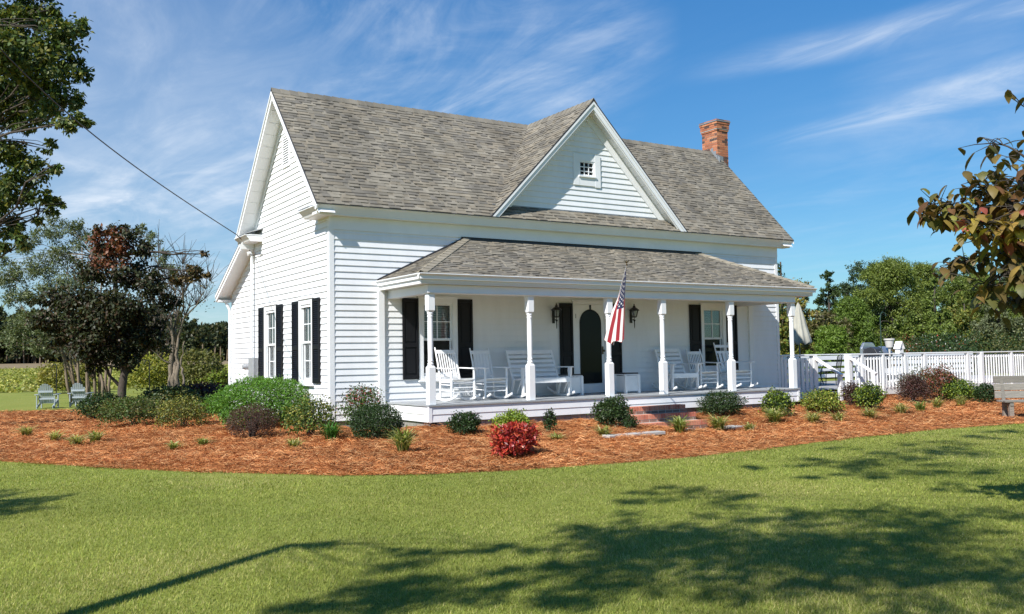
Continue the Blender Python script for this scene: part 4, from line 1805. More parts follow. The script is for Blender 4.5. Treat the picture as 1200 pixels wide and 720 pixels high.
def picket_panel(p, q, pitch=.135, w=.04, wide=False):
    p, q = Vector((p[0] - 12.6, p[1], 0)), Vector((q[0] - 12.6, q[1], 0))
    L = (q - p).length
    d = (q - p) / L
    mb = MB()
    zt = 1.02 + dz0
    n = max(1, int(L / pitch))
    if wide:
        w, n = .115, max(1, int(L / .15))
    for k in range(n):
        c = p + d * (L * (k + .5) / n)
        mb.beam((c.x, c.y - .035, .12 + dz0), (c.x, c.y - .035, zt), w, .03, (0, 1, 0)) if abs(d.x) > .5 else mb.beam((c.x, c.y, .12 + dz0), (c.x, c.y, zt), .03, w, (0, 1, 0))
    mb.beam(tuple(p + Vector((0, 0, .22 + dz0))), tuple(q + Vector((0, 0, .22 + dz0))), .035, .085)
    mb.beam(tuple(p + Vector((0, 0, .99 + dz0))), tuple(q + Vector((0, 0, .99 + dz0))), .035, .085)
    return mb.build('picket_panel', M['deck_white'], deck)


def top_rail(p, q, w=.14):
    mb = MB()
    mb.beam((p[0] - 12.6, p[1], 1.105 + dz0), (q[0] - 12.6, q[1], 1.105 + dz0), w, .035)
    return mb.build('top_rail', M['deck_white'], deck, bevel=.006)


xs_posts = [15.42, 16.0, 16.95, 18.0, 18.95, 21.2, 21.95, 23.7, 25.6, 27.6]
rail_post(12.68, 0)
rail_post(13.98, 0, .16)
picket_panel((12.72, 0), (13.9, 0), wide=True)
top_rail((12.64, 0), (14.06, 0))
for i, x in enumerate(xs_posts):
    big = i in (0, 6)
    rail_post(x, -.02, .15 if big else .10, -.12 if big or i in (2, 3) else -.05, 1.10)
    if i:
        picket_panel((xs_posts[i - 1] + .07, 0), (x - .06, 0))
top_rail((15.34, 0), (DX1, 0))
# back and end rails
for x in np.arange(14.6, 29.0, 2.4):
    rail_post(float(x), DY1 - .05, .10, .1, 1.08)
mb = MB()
for (z0, z1) in ((.30, .42), (.50, .62), (.70, .84), (.92, 1.06)):
    mb.box(.3, DX1 - 12.6, DY1 - .12, DY1 - .09, z0 + dz0, z1 + dz0)
mb.build('back_rail', M['deck_white'], deck)
top_rail((12.9, DY1 - .05), (DX1, DY1 - .05))
# a low bench back inside the rail, seen as a white band through the pickets
mb = MB()
mb.box(18.2 - 12.6, 21.6 - 12.6, .75, .80, .52 + dz0, .66 + dz0)
mb.box(18.2 - 12.6, 21.6 - 12.6, .35, .78, .46 + dz0, .50 + dz0)
for x in (18.4, 19.9, 21.4):
    mb.box(x - 12.65, x - 12.55, .38, .78, DF + dz0, .46 + dz0)
mb.build('built_in_bench', M['deck_white'], deck)
# stairs in the gap
mb = MB()
for k in range(2):
    mb.box(14.10 - 12.6, 15.32 - 12.6, -.36 - .3 * k, -.04 - .3 * k, DF - .035 - .16 * (k + .5) + dz0, DF - .16 * (k + .5) + dz0)
mb.build('stair_tread', M['deck_grey'], deck)
for x in (13.98, 15.42):
    mb = MB()
    mb.beam((x - 12.6, -.05, 1.03 + dz0), (x - 12.6, -.92, .56 + dz0), .10, .06)
    mb.build('handrail', M['deck_white'], deck, bevel=.006)
    mb = MB()
    mb.box(x - 12.65, x - 12.55, -.90, -.80, -.2 + dz0, .57 + dz0)
    mb.build('newel_post', M['deck_white'], deck, bevel=.006)

# things on the deck
um = thing('patio_umbrella', 'closed faded canvas patio umbrella rising behind the last porch post', 'umbrella', (17.55, 3.5, DF))
mb = MB()
prof = [(.012, 2.66), (.05, 2.56), (.125, 2.22), (.18, 1.9), (.245, 1.57), (.285, 1.35), (.26, 1.31)]
NK = 40
vs, fs = [], []
for i, (rad, z) in enumerate(prof):
    for k in range(NK):
        a = 2 * math.pi * k / NK
        rr = rad * (1 + .17 * math.sin(a * 8 + .4 * math.sin(i)) + .05 * math.sin(a * 3 + 1))
        vs.append((rr * math.cos(a) * 1.35 + .05 * (2.66 - z), rr * math.sin(a), z + (.04 * math.sin(a * 8) if i > 4 else 0)))
for i in range(len(prof) - 1):
    for k in range(NK):
        fs.append((i * NK + k, i * NK + (k + 1) % NK, (i + 1) * NK + (k + 1) % NK, (i + 1) * NK + k))
mb.add(vs, fs)
mb.build('canopy', M['umbrella'], um, smooth=True)
mb = MB()
mb.tube([(0, 0, 0), (0, 0, 2.68)], .022, 10)
mb.build('pole', M['old_wood'], um)
mb = MB()
mb.lathe([(.26, 0), (.26, .05), (.10, .09), (.04, .12), (.04, .25)], (0, 0, 0), 16)
mb.build('base', M['iron'], um)

tb = thing('patio_table', 'dark metal patio table on the deck beneath the closed umbrella', 'table', (16.9, 2.6, DF))
mb = MB()
mb.lathe([(.58, .70), (.60, .71), (.60, .73), (.58, .735)], (0, 0, 0), 24)
mb.build('table_top', M['iron'], tb)
for k in range(4):
    a = math.pi / 4 + k * math.pi / 2
    mb = MB()
    mb.tube([(.42 * math.cos(a), .42 * math.sin(a), 0), (.32 * math.cos(a), .32 * math.sin(a), .35), (.48 * math.cos(a), .48 * math.sin(a), .70)], .016, 6)
    mb.build('leg', M['iron'], tb)


def metal_chair(loc, rz, label):
    t = thing('patio_chair', label, 'chair', loc, rz, 'dark metal chairs round the patio table')
    mb = MB()
    mb.box(-.23, .23, -.22, .22, .42, .44)
    mb.build('seat', M['iron'], t)
    mb = MB()
    mb.tube([(-.22, .22, .42), (-.21, .30, .88), (0, .32, .93), (.21, .30, .88), (.22, .22, .42)], .012, 6)
    for k in range(5):
        x = -.15 + .075 * k
        mb.tube([(x, .23, .44), (x, .30, .89)], .007, 5)
    mb.build('backrest', M['iron'], t)
    for sx in (-1, 1):
        for sy in (-1, 1):
            mb = MB()
            mb.tube([(sx * .22, sy * .21, .42), (sx * .23, sy * .24, 0)], .012, 6)
            mb.build('leg', M['iron'], t)
    return t


metal_chair((16.0, 2.2, DF), math.radians(70), 'dark metal patio chair seen through the deck stair gap, on its left')
metal_chair((16.8, 1.7, DF), math.radians(200), 'dark metal patio chair seen through the deck stair gap, on its right')

gr = thing('barbecue_grill', 'dark barbecue grill with a steel lid panel standing behind the deck rail', 'grill', (20.2, 2.5, DF))
mb = MB()
mb.box(-.60, .60, -.28, .28, .75, .84)
mb.box(-.35, .35, -.24, .24, .12, .75)
mb.build('cart', M['grill'], gr, bevel=.01)
mb = MB()
mb.prism([(-.28, .85), (.28, .85), (.28, .98), (.20, 1.10), (-.05, 1.17), (-.20, 1.10), (-.28, .96)], (-.42, 0, 0), (0, 1, 0), (0, 0, 1), (.84, 0, 0))
lid = mb.build('lid', M['grill'], gr, bevel=.01)
mb = MB()
mb.prism([(-.292, .955), (-.208, 1.115), (-.06, 1.185), (-.062, 1.18), (-.21, 1.105), (-.285, .955)], (-.05, 0, 0), (0, 1, 0), (0, 0, 1), (.42, 0, 0))
mb.build('steel_panel', M['steel'], lid)
mb = MB()
mb.tube([(-.3, -.29, 1.0), (-.3, -.34, 1.0), (.3, -.34, 1.0), (.3, -.29, 1.0)], .014, 8)
mb.build('lid_handle', M['steel'], lid)
for sx in (-1, 1):
    mb = MB()
    mb.tube([(sx * .3, -.24, .07), (sx * .3, -.19, .07)], .07, 12)
    mb.tube([(sx * .3, .19, .07), (sx * .3, .24, .07)], .07, 12)
    mb.build('wheel', M['iron'], gr)
sp = thing('cooking_tray', 'pale rounded cover lying on the back of the dark grill', 'tray', (20.05, 2.72, DF + 1.10))
mb = MB()
mb.prism([(-.35, -.35), (.35, -.35), (.35, .10), (.22, .20), (-.22, .20), (-.35, .02)], (0, 0, .02), (1, 0, 0), (0, 0, 1), (0, .10, 0))
mb.build('cover', M['steel'], sp, bevel=.02)

bh = thing('birdhouse', 'small white birdhouse with a steep pointed roof on the deck rail', 'birdhouse', (17.80, 0.0, 1.124))
mb = MB()
mb.box(-.085, .085, -.08, .08, 0, .16)
mb.prism([(-.085, .16), (.085, .16), (0, .30)], (0, -.08, 0), (1, 0, 0), (0, 0, 1), (0, .16, 0))
mb.build('box', M['white_wood'], bh)
mb = MB()
for s in (-1, 1):
    mb.beam((s * .12, 0, .125), (0, 0, .345), .22, .018, (s * .8, 0, .5))
mb.build('roof', M['white_wood'], bh)
mb = MB()
mb.tube([(0, -.082, .12), (0, -.086, .12)], .022, 12)
mb.build('entrance_hole', M['iron'], bh)

hk = thing('shepherd_hook', 'thin dark green hanging pole standing by the deck rail', 'pole', (17.15, .14, DF))
mb = MB()
mb.tube([(0, 0, 0), (0, 0, 1.95), (.02, 0, 2.1), (.12, 0, 2.18), (.24, 0, 2.14), (.27, 0, 2.05)], .014, 8)
mb.build('rod', simple('dark_green_metal', (.02, .05, .035), .5), hk)
pt = thing('flower_pot', 'pale grey pot raised on a plinth behind the deck rail', 'pot', (20.2, 2.0, DF))
pt.location = (20.15, 2.0, DF)
mb = MB()
mb.lathe([(.11, 1.14), (.15, 1.38), (.175, 1.38), (.175, 1.43), (.15, 1.43), (.14, 1.40)], (0, 0, 0), 20)
mb.build('bowl', M['pot'], pt, smooth=True, auto=40)
mb = MB()
mb.lathe([(.14, 0), (.14, .03), (.04, .06), (.03, 1.0), (.06, 1.14)], (0, 0, 0), 14)
mb.build('plinth', M['pot'], pt, smooth=True, auto=40)

# ------------------------------------------------------------------ weathered bench at the right edge of the bed
bp = spot(1174, 497, 20.2)
bnx, bny = float(bp[0]), float(bp[1])
bench = thing('garden_bench', 'weathered grey plank bench standing in the pine straw at the right', 'bench', (bnx + .75, bny - .55, bz(bnx + .5, bny - .3) + .02), math.radians(-38))
rw = random.Random(2)
BG = lambda: tuple([rw.uniform(.8, 1.2)] * 3)
mb = MB()
for (z0, z1) in ((.44, .60), (.615, .76), (.775, .93)):
    mb.box(-.95, .95, .20 + (z0 - .4) * .12, .235 + (z0 - .4) * .12, z0, z1, 0, BG())
mb.build('backrest', M['old_wood'], bench, bevel=.005)
mb = MB()
for k in range(3):
    mb.box(-.93, .93, -.26 + .155 * k, -.115 + .155 * k, .365, .405, 0, BG())
mb.build('seat', M['old_wood'], bench, bevel=.005)
for x in (-.78, .78):
    mb = MB()
    mb.box(x - .045, x + .045, -.22, -.12, 0, .36, 0, (1.1, 1, .95))
    mb.box(x - .045, x + .045, .10, .19, 0, .36, 0, (1.1, 1, .95))
    mb.box(x - .04, x + .04, -.24, .20, .29, .36, 0, (.9, .9, .9))
    mb.beam((x, .17, .3), (x, .28, .90), .07, .045, (0, 1, 0), 0, (.85, .85, .85))
    mb.build('leg', M['old_wood'], bench, bevel=.005)

# ------------------------------------------------------------------ adirondack chairs on the back lawn (backs to us)
def adirondack(loc, rz, label):
    t = thing('adirondack_chair', label, 'chair', loc, rz, 'pale grey adirondack chairs on the back lawn')
    t.scale = (.88, .88, .86)
    mt = M['adirondack']
    mb = MB()
    n = 7
    for k in range(n):
        x = -.29 + .58 * (k + .5) / n
        top = .40 + .43 * math.sqrt(max(0, 1 - (x / .30) ** 2))
        mb.beam((x, -.22, .22), (x, -.22 - (top - .05) * .42, .22 + top), .07, .018, (0, 1, .4))
    mb.beam((-.3, -.33, .42), (.3, -.33, .42), .03, .07)
    mb.beam((-.27, -.45, .72), (.27, -.45, .72), .03, .07)
    mb.build('backrest', mt, t)
    mb = MB()
    for k in range(6):
        y = -.18 + .10 * k
        mb.box(-.28, .28, y, y + .085, .22 + .026 * k, .24 + .026 * k)
    mb.build('seat', mt, t)
    for s in (-1, 1):
        mb = MB()
        mb.prism([(-.45, .585), (.42, .585), (.42, .61), (-.45, .61)], (s * .36 - .07, 0, 0), (0, 1, 0), (0, 0, 1), (.14, 0, 0))
        mb.build('armrest', mt, t)
        mb = MB()
        mb.box(s * .32 - .02, s * .32 + .02, .30, .40, 0, .585)
        mb.beam((s * .30, .42, .33), (s * .30, -.55, .05), .03, .11)
        mb.beam((s * .34, -.38, .0), (s * .34, -.38, .585), .03, .08)
        mb.build('leg', mt, t)
    return t


for (u, v, dep, rot, lab) in ((56, 484, 34.0, 10, 'pale grey fan back garden chair standing alone left of the dark shrub'),
                              (95, 484, 35.0, 4, 'pale grey fan back garden chair partly hidden by the dark shrub')):
    p = spot(u, v, dep)
    adirondack((p[0], p[1], gz(p[0], p[1])), math.radians(rot - 28), lab)

# low dark brick planter wall, thin iron hangers
a, b = spot(170, 466, 40), spot(282, 466, 37)
lw = thing('low_wall', 'low dark brick planter wall behind the shrubs left of the house', 'wall', (a[0], a[1], gz(a[0], a[1])))
mb = MB()
d = (b - a)[:2]
L = float(np.linalg.norm(d))
ang = math.atan2(d[1], d[0])
mb.M = Matrix.Rotation(ang, 4, 'Z')
mb.box(0, L, 0, .3, -.1, .34)
mb.box(0, .3, .3, 4.0, -.1, .34)
mb.build('brickwork', M['wall_brick'], lw)
mb = MB(Matrix.Rotation(ang, 4, 'Z'))
mb.box(-.02, L + .02, -.02, .32, .34, .40)
mb.box(-.02, .32, .32, 4.0, .34, .40)
mb.build('coping', M['wall_brick'], lw)
for (u, v, dep, hgt, lab) in ((66, 460, 46, 1.55, 'thin dark plant stake on the back lawn left of the crape myrtle'),
                              (175, 461, 42, 1.65, 'thin dark hooked stake in front of the yellow bush')):
    p = spot(u, v, dep)
    st = thing('plant_hanger', lab, 'stake', (p[0], p[1], gz(p[0], p[1])))
    mb = MB()
    mb.tube([(0, 0, 0), (0, 0, hgt), (-.06, 0, hgt + .1), (-.16, 0, hgt + .08), (-.22, 0, hgt - .06)], .022, 6)
    mb.build('rod', M['iron'], st)

# ------------------------------------------------------------------ plants
def unit(v):
    return v / np.maximum(np.linalg.norm(v, axis=-1, keepdims=True), 1e-9)


def pick(pal, n, g, var=.16):
    pal = np.array(pal, float)
    c = pal[g.integers(0, len(pal), n)]
    return np.clip(c * np.exp(g.normal(0, var, (n, 1))), 0, 1)


def leaf_arrays(P, axis, nrm, L, Wd, fold=.12):
    """diamond leaves: base, two sides, tip"""
    n = len(P)
    axis = unit(axis)
    side = unit(np.cross(axis, nrm))
    nn = np.cross(side, axis)
    L = np.broadcast_to(np.asarray(L, float).reshape(-1, 1) if np.ndim(L) else np.full((n, 1), L), (n, 1))
    Wd = np.broadcast_to(np.asarray(Wd, float).reshape(-1, 1) if np.ndim(Wd) else np.full((n, 1), Wd), (n, 1))
    mid = P + axis * L * .45
    V = np.stack([P, mid + side * Wd * .5 + nn * Wd * fold, P + axis * L - nn * L * fold, mid - side * Wd * .5 + nn * Wd * fold], 1).reshape(-1, 3)
    F = np.arange(4 * n).reshape(n, 4)
    return V, F


def leaf_mesh(name, P, L, Wd, cols, parent, mat, g, up=.35, out=None, out_w=.5, droop=0.0):
    n = len(P)
    ax = g.normal(0, 1, (n, 3))
    if out is not None:
        ax = unit(ax) + out * out_w
    ax[:, 2] -= droop
    nr = g.normal(0, 1, (n, 3))
    nr[:, 2] = np.abs(nr[:, 2]) + up
    if out is not None:
        nr = nr + out * .8
    V, F = leaf_arrays(P, ax, nr, L * g.uniform(.7, 1.25, n), Wd * g.uniform(.75, 1.2, n))
    return raw_mesh(name, V, F, mat, cols, parent)


def shrub(label, cat, x, y, w, h, pal, seed, leaf=.05, n=4500, clip=.5, aspect=.55, group=None, mat='leaf', name='shrub', stems=7, accents=None, dw=.9, zf=None, up=.35):
    """clip 1: sheared outline, 0: loose. leaves fill a shell of the dome, sparser inside"""
    g = np.random.default_rng(seed)
    z0 = bz(x, y) if zf is None else zf
    t = thing(name, label, cat, (x, y, z0), 0, group)
    K = int(26 + 40 * (1 - clip))
    cd = unit(g.normal(0, 1, (K, 3)))
    lump = g.uniform(.0, 1, K)

    def radial(d):
        dots = d @ cd.T
        b = (np.exp((dots - 1) * 18) * lump).max(1)
        return 1 - (.08 + (1 - clip) * .30) + (.10 + (1 - clip) * .40) * b
    R = np.array([w / 2, w / 2 * dw, h * .56])
    c = np.array([0, 0, h * .46])
    d = unit(g.normal(0, 1, (int(n * 1.3), 3)))
    d = d[d[:, 2] > -.75][:n]
    rr = radial(d) * (g.random(len(d)) ** (.22 if clip > .5 else .34))
    stray = g.random(len(d)) < (.012 + .05 * (1 - clip))
    rr[stray] = radial(d[stray]) * g.uniform(1.02, 1.10 + .18 * (1 - clip), int(stray.sum()))
    P = c + d * R * rr[:, None]
    ex = np.percentile(np.abs(P[:, 0]), 98.2)
    ey = np.percentile(np.abs(P[:, 1]), 98.2)
    P[:, 0] *= (w / 2 - leaf * .3) / ex
    P[:, 1] *= (w / 2 * dw - leaf * .3) / ey
    P[:, 2] = np.maximum(P[:, 2], .01) * (h - leaf * .3) / np.percentile(P[:, 2], 99.3)
    cols = pick(pal, len(P), g)
    # patches of lighter new growth and duller old growth
    cl = (np.exp((d @ cd[:10].T - 1) * 9) * g.uniform(-1, 1, 10)).sum(1)
    cols = np.clip(cols * (1 + .22 * np.clip(cl, -1, 1))[:, None], 0, 1)
    if accents:
        m = (g.random(len(P)) < accents[1]) & (d[:, 2] > -.1)
        cols[m] = pick(accents[0], int(m.sum()), g)
    leaf_mesh('foliage', P, leaf, leaf * aspect, cols, t, M[mat], g, up=up, out=d, out_w=.7)
    mb = MB()
    for k in range(stems):
        a = g.uniform(0, 2 * math.pi)
        q = g.uniform(.2, .6)
        mb.tube([(g.normal(0, .04) * w, g.normal(0, .04) * w, -.05), (math.cos(a) * w * .2 * q, math.sin(a) * w * .2 * q, h * .35), (math.cos(a) * w * .45 * q, math.sin(a) * w * .45 * q, h * .75)], [.014, .010, .005], 5)
    mb.build('stem', M['twig'], t)
    return t


def bed_shrub(label, box, pal, seed, leaf, n, clip, back=.30, **kw):
    """a bed shrub sized and set on the bed from the box it fills in the photo"""
    u0, u1, v0, v1 = box
    d = FWD + RGT * ((u0 + u1) / 2 - 600) / FPX - UPV * (v1 - 360) / FPX
    ts = np.linspace(8, 45, 7400)
    Q = CAM + d * ts[:, None]
    k = int(np.argmax(Q[:, 2] < bed_height(Q[:, 0], Q[:, 1])))
    dep = ts[k]
    w = (u1 - u0) * dep / FPX
    h = (v1 - v0) * dep / FPX
    f = np.array([FWD[0], FWD[1]]) / math.hypot(FWD[0], FWD[1])
    x, y = Q[k, 0] + f[0] * back * w, Q[k, 1] + f[1] * back * w
    return shrub(label, 'shrub', float(x), float(y), float(w), float(h * 1.02), pal, seed, leaf, n, clip, **kw)


G_DARK = [(.028, .058, .016), (.036, .072, .020), (.022, .045, .014), (.05, .085, .024)]
G_MID = [(.055, .105, .02), (.07, .125, .026), (.045, .085, .018), (.09, .14, .03)]
G_BRIGHT = [(.085, .20, .022), (.11, .24, .03), (.065, .16, .02), (.14, .26, .04)]
G_LIME = [(.24, .32, .035), (.30, .36, .05), (.18, .26, .03), (.13, .2, .03)]
G_YEL = [(.30, .29, .05), (.14, .18, .03), (.07, .10, .02), (.36, .33, .08), (.10, .15, .028)]
G_OLIVE = [(.085, .10, .025), (.12, .12, .035), (.06, .075, .02), (.15, .14, .04)]
G_BROWN = [(.075, .045, .032), (.095, .05, .04), (.055, .035, .028), (.12, .065, .045)]
G_RED = [(.40, .030, .022), (.48, .055, .030), (.30, .022, .020), (.54, .11, .045), (.20, .022, .02)]
G_GREY = [(.10, .125, .06), (.13, .15, .075), (.075, .10, .045), (.155, .17, .09)]

bed_shrub('dark evergreen shrub in front of the right garden chair', (85, 145, 463, 492), G_DARK, 101, .07, 4500, .25)
bed_shrub('low spreading olive and green shrub right of the dark evergreen', (103, 190, 470, 502), G_OLIVE + G_MID, 102, .055, 6000, .15)
bed_shrub('loose yellow speckled shrub left of the big bright green one', (175, 240, 468, 504), G_YEL + G_OLIVE, 103, .045, 5000, .15)
bed_shrub('big rounded bright green shrub under the gable windows', (236, 365, 448, 504), G_BRIGHT, 104, .07, 17000, .66, aspect=.3)
bed_shrub('clipped leafless purple brown shrub in front of the big green one', (262, 320, 477, 516), G_BROWN, 105, .035, 6500, .8, aspect=.3, stems=30)
bed_shrub('yellow edged green shrub beside the house corner', (329, 391, 466, 514), G_YEL + G_MID, 106, .05, 3000, .1)
bed_shrub('tall thin nandina with pink red sprigs against the front wall', (395, 450, 455, 503), G_MID, 107, .05, 2200, .0, accents=([(.34, .06, .07), (.40, .12, .10), (.28, .05, .06)], .18), stems=12)
bed_shrub('dark round clipped boxwood left of the porch corner', (408, 468, 475, 516), G_DARK, 108, .032, 9000, .88)
bed_shrub('small dark boxwood in front of the first porch bay', (524, 564, 485, 511), G_DARK, 109, .04, 3200, .35)
bed_shrub('small lime yellow shrub just behind the red bush', (579, 623, 485, 512), G_LIME, 110, .05, 2400, .3)
bed_shrub('bright red bush at the front of the straw bed', (576, 633, 502, 540), G_RED, 111, .075, 2600, .35, aspect=.36, mat='waxy_leaf')
bed_shrub('thin upright dark sprig shrub alone before the porch foundation', (637, 653, 482, 507), G_DARK, 112, .045, 650, .3)
bed_shrub('dark green rounded shrub at the left of the brick steps', (697, 742, 469, 502), G_DARK + [(.06, .09, .03)], 113, .05, 4200, .4)
bed_shrub('tiny dark shrub touching the left edge of the brick steps', (731, 748, 488, 504), G_DARK, 114, .04, 500, .3)
bed_shrub('wide dark green shrub right of the brick steps', (824, 876, 461, 490), G_DARK + [(.06, .10, .03)], 115, .042, 5200, .45)
bed_shrub('lime and dark green variegated shrub before the last porch bay', (896, 932, 459, 490), G_LIME + G_DARK, 116, .05, 3200, .35)
bed_shrub('low wide yellow green shrub just past the end of the porch', (945, 992, 459, 486), G_LIME + G_YEL, 117, .05, 3800, .3)
bed_shrub('small dark brown barberry between two yellow green shrubs', (990, 1013, 450, 476), G_BROWN, 118, .04, 2600, .2, stems=16)
bed_shrub('bright lime and dark green shrub before the deck stairs', (1006, 1040, 452, 481), G_LIME + G_DARK, 119, .055, 3200, .35)
bed_shrub('dark purple brown barberry before the open gap under the deck', (1058, 1093, 441, 473), G_BROWN + [(.10, .04, .04)], 120, .045, 4800, .25, stems=18)
bed_shrub('loose pale green shrub poking up behind the purple barberry', (1060, 1108, 432, 466), G_GREY, 121, .06, 1800, .0)
bed_shrub('reddish brown nandina between the barberry and the yellow green shrub', (1084, 1134, 433, 471), [(.20, .07, .035), (.11, .08, .03), (.25, .09, .05), (.08, .09, .03)], 122, .06, 3600, .05, accents=([(.40, .10, .10)], .08))
bed_shrub('yellow green shrub right of the reddish nandina', (1107, 1150, 446, 471), G_LIME + G_MID, 123, .06, 4200, .3)
bed_shrub('small dark evergreen shrub left of the weathered bench', (1146, 1171, 451, 473), G_DARK, 124, .05, 2600, .5)


def tuft(label, x, y, w, seed, pal, n=70, h=.30, zf=None):
    g = np.random.default_rng(seed)
    V, F, T = [], [], []
    z0 = bz(x, y) if zf is None else zf
    for k in range(n):
        a = g.uniform(0, 2 * math.pi)
        L = g.uniform(.6, 1.1)
        reach = w / 2 * g.uniform(.35, 1.1)
        hh = h * L * g.uniform(.6, 1.1)
        bw = g.uniform(.006, .011)
        sx, sy = -math.sin(a) * bw, math.cos(a) * bw
        b0 = g.normal(0, .035, 2)
        b = len(V)
        for q, s in ((0, 1), (.4, 1.1), (.75, .8), (1, .15)):
            px = b0[0] + math.cos(a) * reach * q ** 1.5
            py = b0[1] + math.sin(a) * reach * q ** 1.5
            pz = hh * (1.9 * q - 1.15 * q * q)
            V += [(px - sx * s, py - sy * s, pz), (px + sx * s, py + sy * s, pz)]
        for q in range(3):
            F.append((b + 2 * q, b + 2 * q + 1, b + 2 * q + 3, b + 2 * q + 2))
        c = np.array(pal[g.integers(0, len(pal))]) * math.exp(g.normal(0, .15))
        T += [c, c, c]
    o = raw_mesh('grass_tuft', V, F, M['blade'], np.array(T))
    o.location = (x, y, z0 - .01)
    tag(o, label, 'grass', 'liriope tufts in the straw bed')
    return o


T_PALE = [(.44, .42, .15), (.34, .36, .11), (.52, .48, .24), (.24, .28, .07)]
T_GREEN = [(.16, .25, .045), (.24, .31, .07), (.40, .42, .17)]
for i, (lab, x, y, w, pal, n, h) in enumerate((
        ('large striped grass tuft alone in front of the round boxwood', -.39, -4.0, .62, T_PALE + T_GREEN, 110, .36),
        ('yellowed grass tuft second from the left edge of the bed', -4.23, 2.15, .50, T_PALE, 60, .20),
        ('pale dry grass tuft at the left edge of the picture', -4.84, 5.0, .55, T_PALE, 60, .20),
        ('greener grass tuft third from the left edge of the bed', -3.85, 2.5, .50, T_GREEN + T_PALE, 70, .22),
        ('low pale grass tuft behind the greener left tuft', -4.45, 3.6, .5, T_PALE, 50, .18),
        ('small green grass tuft in open straw before the loose yellow shrub', -3.0, -.45, .42, T_GREEN + T_PALE, 45, .14),
        ('small grass tuft left of the brown clipped shrub', -2.55, -.5, .34, T_GREEN, 40, .14),
        ('thin straw coloured grass tuft below the yellow edged shrub', -1.7, -2.75, .42, T_PALE, 40, .14),
        ('bright green strappy tuft between the yellow edged shrub and the round boxwood', -.85, -2.2, .48, [(.06, .17, .03), (.09, .22, .04)], 80, .26),
        ('faint pale tuft right of the red bush', 2.55, -3.95, .42, T_PALE, 45, .12),
        ('pale tuft beside the left stepping slab', 3.45, -4.1, .45, T_PALE, 55, .17),
        ('full striped tuft at the foot of the brick steps', 5.2, -4.15, .68, T_PALE + T_GREEN, 110, .27),
        ('striped tuft just right of the stepping slabs', 6.25, -4.1, .66, T_PALE + T_GREEN, 100, .27),
        ('small dry tuft in front of the wide dark shrub', 6.55, -4.6, .32, T_PALE, 40, .18),
        ('big striped tuft in front of the lime variegated shrub', 7.95, -3.95, .72, T_PALE + T_GREEN, 110, .28),
        ('pale tuft in front of the low wide yellow shrub', 8.6, -4.4, .58, T_PALE, 80, .24),
        ('thin pale tuft right of the big striped ones', 9.35, -4.4, .5, T_PALE, 55, .20),
        ('dry tuft before the lime shrub at the deck stairs', 10.6, -4.25, .58, T_PALE, 70, .22),
        ('yellow tuft below the purple barberry, left one', 12.1, -3.95, .6, T_PALE, 75, .24),
        ('green tuft below the purple barberry, right one', 12.9, -3.9, .42, T_GREEN, 55, .22),
        ('yellow tuft below the reddish nandina', 14.7, -3.15, .56, T_PALE, 70, .26),
        ('pale tuft left of the weathered bench', 16.2, -2.85, .5, T_PALE, 60, .24))):
    tuft(lab, x, y, w * 1.25, 300 + i, pal, int(n * 1.7), h * 1.4)


# ------------------------------------------------------------------ trees
def limb_path(a, b, g, sag=.08, n=5):
    a, b = np.array(a, float), np.array(b, float)
    L = np.linalg.norm(b - a)
    pts = []
    off = g.normal(0, 1, 3) * L * sag
    for i in range(n + 1):
        t = i / n
        p = a * (1 - t) + b * t
        p = p + off * math.sin(t * math.pi) + np.array([0, 0, L * .06 * math.sin(t * math.pi)])
        if 0 < i < n:
            p = p + g.normal(0, 1, 3) * L * .015
        pts.append(tuple(p))
    return pts


def clump_leaves(centres, radii, per, g, flat=.75, shell=.45):
    """leaf positions in uneven clumps; outwards direction from each clump"""
    P, Dv = [], []
    for c, r in zip(centres, radii):
        k = int(per * (r[0] * r[1] + r[0] * r[2]) / 2) if np.ndim(r) else int(per * r * r)
        sub = max(3, k // 28)
        rv = np.array(r) if np.ndim(r) else np.array([r, r, r * flat])
        sc = unit(g.normal(0, 1, (sub, 3))) * (g.random((sub, 1)) ** shell)
        ii = g.integers(0, sub, k)
        pp = sc[ii] + g.normal(0, .17, (k, 3))
        P.append(np.array(c) + pp * rv)
        Dv.append(unit(pp + 1e-6))
    return np.concatenate(P), np.concatenate(Dv)


